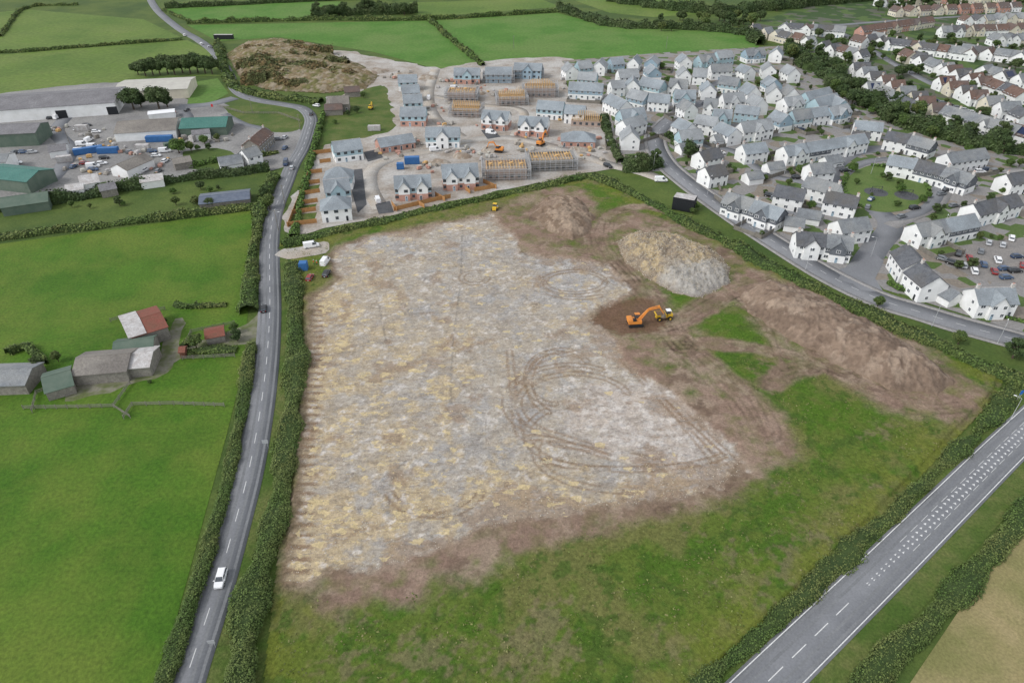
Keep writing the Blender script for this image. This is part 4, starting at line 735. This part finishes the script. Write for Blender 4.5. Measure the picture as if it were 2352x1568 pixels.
for q in ([(430,812),(545,802)],[(440,770),(425,800)],[(400,702),(440,707),(520,702)],[(20,815),(60,800),(110,835)]): hedge(q,2.2,1.2,wvar=.7,label='scruffy bushes around the farm yard')
for i in range(26):
    px_=random.uniform(560,800);py_=random.uniform(112,200)
    x,y=P(px_,py_); hedge([(x-random.uniform(5,10),y),(x,y+random.uniform(-4,4)),(x+random.uniform(5,10),y)],random.uniform(6,10),random.uniform(4.6,5.9),m=leafC,world=True,name='scrub',label='brown and green scrub on old spoil',cat='scrub',kind='stuff',wvar=.3)
ov=[P(2037+98*math.cos(t),432+56*math.sin(t)) for t in np.linspace(0,2*math.pi,40)[:-1]]
sheet('village_green',ov,.112,green2,world=True); ribbon('road',smooth([P(2040+116*math.cos(t),434+68*math.sin(t)) for t in np.linspace(-2.6,1.6,24)]),0,4.6,.106,asph,.06)
hedge([(1946,400),(1938,430),(1955,460),(1990,480)],1.4,1.,m=leafD); hedge([(2000,381),(2050,388),(2110,410),(2135,440)],1.4,1.,m=leafD)
for cx,cy in ((2012,442),(2082,450)):
    x,y=P(cx,cy); sheet('play_surface',[(x+4.5*math.cos(t),y+4.5*math.sin(t)) for t in np.linspace(0,6.28,20)[:-1]],.125,asphd,world=True)
    s=ob('swing_set',None,loc=(x,y,.1),label='dark playground swing frame on rubber surface',cat='swing set',group='play equipment'); b=MB()
    for sx in(-2,2): b.cone((sx,-1,0),(sx,0,2.4),.08,.08); b.cone((sx,1,0),(sx,0,2.4),.08,.08)
    b.cone((-2,0,2.4),(2,0,2.4),.08,.08); ob('frame',b.mesh('frame',[darkfr]),s)
    for sx in (-.8,.8):
        b=MB(); b.beam((sx-.2,0,2.4),(sx-.2,0,.6),.03); b.beam((sx+.2,0,2.4),(sx+.2,0,.6),.03); b.box((sx,0,.55),(.5,.25,.06)); ob('seat',b.mesh('seat',[rubber]),s)
for x,y,h in ((318,172,9),(335,176,10),(352,173,11),(368,172,10),(386,170,11),(402,172,12),(420,168,12),(438,170,12),(455,167,12),(472,169,12),(488,171,11)): tree(x,y,h,3,'dark wind-swept conifer beside the fields','dark conifers by the warehouse')
tree(308,252,12,3,'large dark tree beside the warehouse');tree(325,246,10,1,'large dark tree beside the warehouse');tree(366,250,14,3,'large dark tree beside the warehouse');tree(385,246,10,1,'large dark tree beside the warehouse')
for x,y,h,v in ((412,352,8,2),(452,800,5.5,0),(545,782,4.5,1),(92,850,5,1),(398,445,3,2),(1580,362,8,1),(1445,388,8,1),(1478,392,8.5,1),(1505,380,8,1),(2015,705,4,0),(2200,790,4.5,0),(2325,822,7,1),(2350,815,6,1),(470,330,5,2),(440,348,5,0),(620,480,6,0),(1470,392,8,1),(1650,540,2,0),(2130,670,3,0),(1590,492,3,0),(610,455,5,1),(690,440,2.5,2),(1598,480,3,2),(540,765,3,0),(380,745,2,0),(480,345,4,1),(500,325,4,0),(455,345,3,2),(520,300,3,1),(600,350,4,1),(740,300,3,0),(770,285,3,2),(820,260,4,1),(835,225,4,0),(800,265,3,1),(135,830,3,0),(345,880,1.5,4),(440,820,2,4)): tree(x,y,h,v)
for i in range(34): tree(random.uniform(720,960),random.uniform(24,42),random.uniform(8,12),random.choice([1,3])) if i<14 else tree(random.uniform(1500,1760),random.uniform(45,72),random.uniform(7,11),random.choice([1,3,0]))
bl=W([(1815,112),(1930,200),(2080,285),(2352,355)])
for i in range(65):
    k=random.randrange(3);t=random.random();x=bl[k][0]*(1-t)+bl[k+1][0]*t+random.uniform(-12,12);y=bl[k][1]*(1-t)+bl[k+1][1]*t+random.uniform(-10,10); tree(0,0,random.uniform(6,10),random.choice([0,1,1,3]),w=(x,y),group='trees between estate and village')
vp=W([(1900,90),(2352,100),(2352,340),(2100,280),(1960,200)]); ep=W([(1420,140),(1810,112),(1960,240),(2352,380),(2352,700),(1900,600),(1560,390),(1440,300)])
vx=[o.location for o in COL.objects if o.get('category')=='house']
def clear(x,y,d=7): return all((q.x-x)**2+(q.y-y)**2>d*d for q in vx)
n=0
for i in range(2500):
    if n>=125: break
    x=random.uniform(150,520);y=random.uniform(260,640)
    if sdf(np.array([x]),np.array([y]),vp)[0]>-10 and clear(x,y,6.8): tree(0,0,random.uniform(3,7.5),random.choice([0,1,1,3,4]),w=(x,y),group='garden trees in the village'); n+=1
n=0
for i in range(2500):
    if n>=95: break
    x=random.uniform(40,340);y=random.uniform(180,460); xa_,ya_=np.array([x]),np.array([y])
    if sdf(xa_,ya_,ep)[0]>0 and clear(x,y,7.2) and pl(xa_,ya_,est)[0]>7 and pl(xa_,ya_,side)[0]>6: tree(0,0,random.uniform(1.8,4.8),random.choice([0,1,2,4]),w=(x,y),label='small green bush between the estate houses',group='garden bushes on the estate',nm='garden_shrub'); n+=1
for i in range(16): tree(random.uniform(20,600),random.uniform(435,480),random.uniform(2.,4.5),label='small green shrub on the allotments',group='allotment shrubs',nm='garden_shrub')
for i in range(20): tree(random.uniform(1780,2352),random.uniform(5,30),random.uniform(8,11),random.choice([1,3]),group='trees between estate and village')
# ---------------- vehicles
def cyl(b,c,r,w,mi=0,n=16): b.cone((c[0],c[1]-w/2,c[2]),(c[0],c[1]+w/2,c[2]),r,r,n,mi)
PC={n:mat('car_paint_'+n,c_,rough=.3,spec=.5) for n,c_ in dict(white=(.78,.78,.78),black=(.02,.02,.022),grey=(.16,.17,.18),silver=(.45,.46,.47),red=(.26,.03,.03),blue=(.05,.09,.17),dark_blue=(.03,.05,.10)).items()}
SP=dict(hatchback=(4.2,1.78,.93,(-2.0,1.05),(-1.7,.3),1.47),estate_car=(4.6,1.85,1.0,(-2.2,1.05),(-2.0,.4),1.62),van=(5.3,2.0,1.15,(-2.6,1.75),(-2.58,1.0),2.15))
CM={}
def carmesh(ty,colr):
    if (ty,colr) in CM: return CM[(ty,colr)]
    L,Wd,bz,cb,ct,h=SP[ty]; b=MB(); hl=L/2;hw=Wd/2
    xs_=[-hl,-hl+.12,-hl+.6,cb[1]-.2,cb[1]+.25,hl-.35,hl-.05,hl]; zt=[bz*.75,bz*.97,bz,bz,bz*.96,bz*.86,bz*.72,bz*.55]; ww=[hw*.85,hw*.95,hw,hw,hw,hw*.96,hw*.86,hw*.75]
    vs=[];
    for x,z,w in zip(xs_,zt,ww): vs+=[(x,-w*.95,.28),(x,-w,.5),(x,-w*.97,z-.12),(x,-w*.86,z),(x,w*.86,z),(x,w*.97,z-.12),(x,w,.5),(x,w*.95,.28)]
    fs=[(i*8+j,i*8+(j+1)%8,(i+1)*8+(j+1)%8,(i+1)*8+j) for i in range(7) for j in range(8)]+[tuple(range(8))[::-1],tuple(range(56,64))]
    fs=[f[::-1] for f in fs]
    b.add(vs,fs); rw=hw*.72
    if ty=='van': b.frus(cb[0],.35,ct[0],.35,hw*.93,hw*.8,bz-.05,h-.06); 
    b.frus(ct[0]-.03,ct[1]+.03,ct[0]+.1,ct[1]-.12,(rw if ty!='van' else hw*.8)+.02,(rw if ty!='van' else hw*.8)-.1,h-.07,h)
    for x0,x1 in ((cb[0],ct[0]),(cb[1],ct[1])):
        for s in(-1,1): b.beam((x0,s*hw*.86,bz-.02),(x1,s*(rw if ty!='van' else hw*.78),h-.05),.06)
    if ty!='van':
        for s in (-1,1): b.beam((-.45,s*hw*.87,bz-.02),(-.4,s*rw,h-.05),.06)
    for s in(-1,1): b.box((cb[1]-.25,s*(hw+.08),bz+.03),(.14,.2,.14))
    g=MB(); 
    if ty=='van': g.frus(.36,cb[1],.36,ct[1],hw*.9,hw*.77,bz-.04,h-.07)
    else: g.frus(cb[0],cb[1],ct[0],ct[1],hw*.86,rw,bz-.04,h-.06)
    w=MB(); cyl(w,(0,0,.32),.32,.22,0); cyl(w,(0,0,.32),.19,.235,1)
    hd=MB(); hd.box((0,0,0),(.12,.34,.14)); tl=MB(); tl.box((0,0,0),(.08,.16,.26)); np_=MB(); np_.box((0,0,0),(.03,.5,.11))
    r=(b.mesh('body',[PC[colr]]),g.mesh('window',[glass]),w.mesh('wheel',[rubber,MATS.get('car_paint_silver')]),hd.mesh('headlight',[mat('lamp_lens',(.7,.72,.74),rough=.2)]),tl.mesh('tail_light',[mat('red_lens',(.4,.02,.02),rough=.3)]),np_.mesh('number_plate',[upvc]),L,hw)
    CM[(ty,colr)]=r; return r
def car(px,py,ang,ty='hatchback',colr='white',where='parked',small=False,z=.09):
    x,y=P(px,py) if not isinstance(px,tuple) else px; bm,gm,wmh,hm,tm,nm,L,hw=carmesh(ty,colr)
    kn={'hatchback':'hatchback car','estate_car':'estate car','van':'van'}[ty]
    o=ob('parked_car' if 'park' in where and ty!='van' else ('van' if ty=='van' else 'car'),None,loc=(x,y,z),rz=ang,label=f'{colr.replace("_"," ")} {kn} {where}',cat='van' if ty=='van' else 'car',group='vehicles on roads and yards')
    ob('body',bm,o);ob('window',gm,o)
    for sx in(-1,1):
        for sy in(-1,1): ob('wheel',wmh,o,(sx*L*.31,sy*(hw-.1),0))
    if small: return
    for sy in(-1,1): ob('headlight',hm,o,(L/2-.08,sy*hw*.6,.62)); ob('tail_light',tm,o,(-L/2+.02,sy*hw*.72,.72))
    ob('number_plate',nm,o,(-L/2-.01,0,.5))
def up(p,q): a=P(*p);b_=P(*q);return math.atan2(b_[1]-a[1],b_[0]-a[0])
car(509,1332,up((509,1332),(478,1440)),'hatchback','white','driving along the country road'); car(606,712,up((606,712),(607,650)),'hatchback','black','driving along the country road')
car(715,264,up((712,300),(715,264)),'estate_car','black','driving round the bend'); car(727,245,2.7,'hatchback','white','driving round the bend'); car(671,388,up((660,420),(671,388)),'hatchback','silver','driving along the country road')
car(657,378,up((660,370),(650,400)),'van','dark_blue','driving along the country road')
for x,y,c_ in ((529,174,'white'),(502,130,'white'),(480,110,'silver'),(463,103,'white'),(424,83,'white')): car(x,y,up((530,175),(490,118)),'hatchback',c_,'driving along the country road')
car(716,568,.35,'van','white','parked on the concrete field entrance'); car(748,607,1.45,'van','white','parked beside the stripped field',z=.45); car(751,634,1.5,'estate_car','black','parked beside the stripped field',z=.45); car(713,643,1.5,'hatchback','red','parked beside the blue store',z=.45)
car(868,463,1.9,'van','white','parked outside new houses'); car(1000,347,.3,'van','white','parked on the site road'); car(1518,417,0,'van','white','driving out of the building site'); car(1396,384,-.9,'estate_car','black','driving on the site road'); car(1128,308,-.4,'van','white','parked on the building site'); car(985,228,1.6,'van','white','parked on the building site'); car(1045,205,.2,'van','white','parked on the building site')
cs=['black','grey','silver','white','dark_blue','grey','black','grey','silver','white','red','blue']
for i,(x,y,a) in enumerate([(1768,452,-.5),(1780,460,-.5),(1792,520,1),(2250,397,0),(2268,392,0),(2232,428,.1),(2176,440,.3),(2162,448,.3),(2212,612,1.2),(2236,625,1.2),(2282,626,1.2),(2306,620,.1),(2330,625,.1),(2252,580,1),(2302,565,1),(2322,550,1),(2335,592,.1),(2164,598,-.8),(2188,608,-.8),(1992,478,1),(1926,384,.3),(2106,346,.1),(2348,612,1),(2258,610,1.2),(1940,395,.2),(1745,300,.3),(1800,295,.2),(1820,240,.2),(1845,245,.2),(1560,262,.5),(1390,240,.2),(1620,240,.4),(1870,290,0),(1700,260,0),(1860,495,.8),(2000,460,.8),(2100,480,.3),(2190,475,.3),(1790,380,.5),(1830,352,.2),(1610,400,-.6),(1760,405,.3),(1830,410,.2),(1500,255,.1),(2270,560,1),(2290,600,1.2),(2225,595,1.2),(2310,640,.1),(2200,585,1),(2070,500,.4),(1720,310,.2),(1655,355,.3),(1840,300,.2)]): car(x,y,a,'hatchback' if i%3 else 'estate_car',cs[i%12],'parked outside the estate houses',True)
for i in range(16): car(2080+i*17,250+i*5.6-40,.1-.3,'hatchback',cs[i%10],'parked along the village street',True,.07)
for i,(x,y,t) in enumerate([(190,335,'van'),(205,325,'van'),(215,340,'van'),(222,305,'hatchback'),(185,350,'van'),(55,352,'hatchback'),(75,352,'hatchback'),(40,376,'hatchback'),(36,352,'hatchback'),(75,272,'hatchback'),(95,270,'hatchback'),(118,274,'hatchback'),(133,272,'van'),(150,268,'hatchback'),(180,300,'hatchback'),(200,290,'hatchback'),(655,342,'hatchback'),(640,322,'hatchback'),(655,318,'hatchback'),(340,365,'hatchback'),(360,360,'hatchback'),(380,372,'hatchback'),(350,350,'hatchback'),(215,385,'van'),(235,378,'hatchback'),(195,378,'hatchback'),(170,385,'hatchback'),(215,392,'hatchback'),(20,372,'hatchback'),(300,352,'hatchback'),(430,255,'hatchback'),(395,260,'hatchback'),(240,365,'hatchback'),(335,392,'hatchback'),(365,395,'hatchback'),(380,350,'van')]): car(x,y,random.choice([.1,.15,1.5,.3]),t,'white' if t=='van' else random.choice(cs),'parked in the industrial yard',True)
# machines
def excavator(px,py,ang,boom,label,sc=1.,m=orange):
    x,y=P(px,py); o=ob('excavator',None,loc=(x,y,.25),rz=ang,sc=(sc,)*3,label=label,cat='excavator',group='excavators')
    for s in (-1,1):
        b=MB(); b.prism([(-2.1,.45),(-1.8,.1),(1.8,.1),(2.1,.45),(1.8,.85),(-1.8,.85)],s*1.15-.3,s*1.15+.3); 
        for i in range(-2,3): b.cone((i*.75,s*1.15-.33,.45),(i*.75,s*1.15+.33,.45),.26,.26,10)
        ob('track',b.mesh('track',[rubber]),o)
    b=MB(); b.box((0,0,.95),(1.6,1.6,.3),1); b.box((-.3,0,1.5),(3.6,2.6,.8)); b.frus(-2.3,-1.,-2.2,-1.,1.3,1.15,1.9,2.45); b.box((-.6,-.75,2.15),(1.2,.9,.5),1); ob('body',b.mesh('body',[m,rubber]),o)
    c_=MB(); c_.frus(-.2,1.4,-.1,1.15,0.5,.45,1.9,3.1); c_.v=[(a,bb+.75,c) for a,bb,c in c_.v]; k=MB(); k.box((.5,.75,3.16),(1.4,1.05,.1)); ob('cab',c_.mesh('cab',[glass]),o); ob('cab_roof',k.mesh('cab_roof',[m]),o)
    P0,P1,P2,P3=boom
    b=MB(); 
    for a,c2,r1,r2 in ((P0,P1,.34,.36),(P1,P2,.36,.22)): b.cone((a[0],-.1,a[1]),(c2[0],-.1,c2[1]),r1,r2,4)
    b.cone((P0[0]+.3,-.45,P0[1]-.2),(P1[0]-.2,-.35,P1[1]-.4),.11,.08); ob('boom',b.mesh('boom',[m]),o)
    b=MB(); b.cone((P2[0]-.5,-.1,P2[1]+.45),(P3[0],-.1,P3[1]),.28,.17,4); b.cone((P1[0],-.1,P1[1]+.45),(P2[0]-.5,-.1,P2[1]+.5),.09,.09); ob('dipper_arm',b.mesh('dipper_arm',[m]),o)
    b=MB(); q=[(0,0),(.45,-.1),(.75,-.6),(.6,-1.1),(.1,-1.25),(-.35,-.95),(.15,-.8),(.25,-.4)]; b.prism([(P3[0]-.2+u,P3[1]+.1+w) for u,w in q],-.7,.5)
    for i in range(4): b.box((P3[0]-.5,-.55+i*.3,P3[1]-.95),(.3,.1,.08))
    ob('bucket',b.mesh('bucket',[mat('dark_steel',(.12,.11,.10),(.2,.15,.1),2.,3,rough=.6)]),o)
excavator(1458,748,.1,((.9,2.0),(3.2,4.8),(6.4,5.4),(7.6,3.2)),'orange tracked excavator loading a dumper, arm raised',1.05)
excavator(1146,350,2.9,((.9,1.9),(2.6,4.4),(5.2,3.9),(6.,1.7)),'orange excavator on the building site',.95); excavator(1242,335,1.,((.9,1.9),(2.2,5.),(4.6,5.6),(5.6,3.4)),'orange excavator with arm raised beside scaffolding',1.); excavator(852,252,1.4,((.9,1.9),(2.2,4.6),(3.6,4.2),(3.9,2.)),'old yellow excavator among scrub',.7,yellow)
def dumper(px,py,ang,label):
    x,y=P(px,py); o=ob('dumper_truck',None,loc=(x,y,.25),rz=ang,label=label,cat='dumper')
    w=MB(); cyl(w,(0,0,.65),.65,.5); cyl(w,(0,0,.65),.3,.52,1); wmh=w.mesh('wheel',[rubber,yellow])
    for sx in(-1.7,1.5):
        for sy in (-1.05,1.05): ob('wheel',wmh,o,(sx,sy,0))
    b=MB(); b.box((-.3,0,.95),(4.4,1.1,.45)); b.box((1.6,0,1.5),(1.4,1.7,.9)); ob('body',b.mesh('body',[yellow]),o)
    b=MB(); b.frus(-2.4,-.2,-2.8,.3,.9,1.25,1.2,2.1); ob('skip',b.mesh('skip',[yellow]),o); b=MB(); b.frus(-2.45,.05,-2.5,.0,1.05,.95,2.105,2.25); ob('load',b.mesh('load',[mat('soil_load',(.17,.11,.07),(.1,.07,.05),2.,4)]),o)
    b=MB(); b.frus(.5,1.7,.55,1.6,.65,.6,1.9,2.9); ob('cab',b.mesh('cab',[glass]),o); b=MB(); b.box((1.1,0,2.96),(1.4,1.4,.12)); ob('cab_roof',b.mesh('cab_roof',[upvc]),o)
dumper(1524,734,.15,'yellow dumper truck with white cab being loaded')
def roller(px,py,ang):
    x,y=P(px,py); o=ob('road_roller',None,loc=(x,y,.25),rz=ang,label='yellow road roller beside the field hedge',cat='road roller')
    b=MB(); b.cone((1.4,-.9,.65),(1.4,.9,.65),.65,.65,20); ob('drum',b.mesh('drum',[steel]),o); b=MB(); b.box((-1.,0,1.2),(1.9,1.5,1.)); b.box((.9,1.,.8),(1.6,.12,.3)); b.box((.9,-1.,.8),(1.6,.12,.3)); b.box((.1,0,.9),(.7,1.9,.4)); ob('body',b.mesh('body',[yellow]),o)
    w=MB(); cyl(w,(0,0,.6),.6,.45); wm_=w.mesh('wheel',[rubber]); [ob('wheel',wm_,o,(-1.2,s*.95,0)) for s in(-1,1)]
    b=MB(); b.frus(-.6,.6,-.5,.5,.65,.6,1.5,2.6); ob('cab',b.mesh('cab',[glass]),o); b=MB(); b.box((0,0,2.68),(1.4,1.5,.12)); ob('cab_roof',b.mesh('cab_roof',[yellow]),o)
roller(1137,484,1.4)
def sign(px,py,w,h,zc,ang,m,label):
    x,y=P(px,py); o=ob('road_sign',None,loc=(x,y,.05),rz=ang,label=label,cat='sign',group='road signs'); b=MB(); b.cone((-w*.3,0.05,0),(-w*.3,.05,zc),.05,.05); b.cone((w*.3,.05,0),(w*.3,.05,zc),.05,.05); ob('post',b.mesh('post',[steel]),o)
    b=MB(); b.box((0,0,zc),(w,.04,h)); ob('sign_board',b.mesh('sign_board',[m]),o)
sign(613,1030,1.3,1.,2.1,.1,steel,'plain grey back of a road sign in verge'); sign(491,1488,1.2,.9,1.8,.1,steel,'plain grey back of a road sign in verge'); sign(2337,920,1.,1.3,2.6,.3,mat('blue_sign',(.02,.15,.5)),'blue road sign on a post')
sign(490,256,1,1.4,3,0,mat('red_sign',(.5,.03,.03)),'red and white sign by yard entrance')
def lamp(px,py,ang=0,h=8):
    x,y=P(px,py); o=ob('street_lamp',None,loc=(x,y,.05),rz=ang,label='slim grey street lamp beside the road',cat='street lamp',group='street lamps'); b=MB(); b.cone((0,0,0),(0,0,h),.09,.05); b.cone((0,0,h),(1.2,0,h+.25),.045,.035); ob('post',b.mesh('post',[steel]),o); b=MB(); b.box((1.4,0,h+.25),(.6,.22,.12)); ob('lamp_head',b.mesh('lamp_head',[upvc]),o)
for x,y,a in ((2318,968,2.5),(1700,528,.9),(1850,620,.9),(2140,750,.9),(1625,446,.9),(1545,330,2),(2000,590,3),(2000,400,0),(2160,540,1),(1750,390,0),(760,258,3),(640,530,0),(1500,392,1),(2290,790,1)): lamp(x,y,a,7)
def pole(px,py,h=8):
    x,y=P(px,py); o=ob('utility_pole',None,loc=(x,y,0),label='timber utility pole with crossarm',cat='utility pole',group='utility poles'); b=MB(); b.cone((0,0,0),(0,0,h),.14,.1); ob('post',b.mesh('post',[oldwood]),o); b=MB(); b.box((0,0,h-.4),(1.6,.1,.1)); ob('crossarm',b.mesh('crossarm',[oldwood]),o)
for x,y in ((640,530),(655,470),(160,330),(580,260),(1530,112),(1180,110),(2040,150),(2180,230),(690,300)): pole(x,y)
def person(px,py,ang,lean):
    x,y=P(px,py); o=ob('person',None,loc=(x,y,.45),rz=ang,label='person in orange hi-vis jacket standing by cars',cat='person',group='site workers')
    vs=[(0,0,.95),(0,0,1.2),(0,0,1.42),(0,0,1.52),(0.02,0,1.62),(.02,0,1.72),(0,.1,.9),(.02,.12,.5),(0,.13,.06),(.14,.13,.03),(0,-.1,.9),(-.02,-.14,.5),(0,-.16,.06),(.14,-.16,.03),(0,.2,1.4),(.03,.27,1.12),(lean,.25,.92),(0,-.2,1.4),(.05,-.27,1.12),(lean+.05,-.22,.95)]
    es=[(0,1),(1,2),(2,3),(3,4),(4,5),(0,6),(6,7),(7,8),(8,9),(0,10),(10,11),(11,12),(12,13),(2,14),(14,15),(15,16),(2,17),(17,18),(18,19)]
    rad=[.15,.15,.13,.06,.11,.09,.1,.07,.05,.045,.1,.07,.05,.045,.07,.05,.04,.07,.05,.04]
    me=bpy.data.meshes.new('body'); me.from_pydata(vs,es,[]); bo=ob('body',me,o); bo.modifiers.new('s','SKIN')
    if me.skin_vertices:
        for i,r in enumerate(rad): me.skin_vertices[0].data[i].radius=(r,r)
        me.skin_vertices[0].data[0].use_root=True
    bo.modifiers.new('d','SUBSURF').levels=1; me.materials.append(mat('dark_workwear',(.05,.06,.09)))
    b=MB(); b.cone((0,0,.95),(0,0,1.46),.2,.17,12); ob('hi_vis_vest',b.mesh('hi_vis_vest',[mat('hi_vis',(.85,.25,.03))]),o); b=MB(); b.cone((.02,0,1.66),(.02,0,1.8),.13,.09,12); ob('hard_hat',b.mesh('hard_hat',[upvc]),o)
person(722,610,.5,.15);person(729,612,2.6,.2)
# ---------------- camera, light
cam=bpy.data.cameras.new('camera');co=bpy.data.objects.new('camera',cam);COL.objects.link(co);co.location=(0,0,H);co.rotation_euler=(math.radians(90-35),0,0);cam.lens=24;cam.sensor_width=36;cam.clip_end=6000;scn.camera=co
wd=bpy.data.worlds.new('World');scn.world=wd;wd.use_nodes=True;nt=wd.node_tree;bg=nt.nodes['Background'];sk=nt.nodes.new('ShaderNodeTexSky');sk.sky_type='NISHITA';sk.sun_disc=False
EL,AZ=math.radians(44),math.radians(-115);sk.sun_elevation=EL;sk.sun_rotation=AZ;hs=nt.nodes.new('ShaderNodeHueSaturation');hs.inputs['Saturation'].default_value=.25;hs.inputs['Value'].default_value=1.78
nt.links.new(sk.outputs[0],hs.inputs['Color']);nt.links.new(hs.outputs[0],bg.inputs[0]);bg.inputs[1].default_value=.14
sl=bpy.data.lights.new('sun','SUN');sl.energy=1.5;sl.angle=math.radians(12);sl.color=(1,.97,.93);so=bpy.data.objects.new('sun',sl);COL.objects.link(so)
d=Vector((math.sin(AZ)*math.cos(EL),math.cos(AZ)*math.cos(EL),math.sin(EL)));so.rotation_euler=d.to_track_quat('Z','Y').to_euler()
scn.view_settings.view_transform='Standard';scn.view_settings.look='None';scn.view_settings.exposure=0
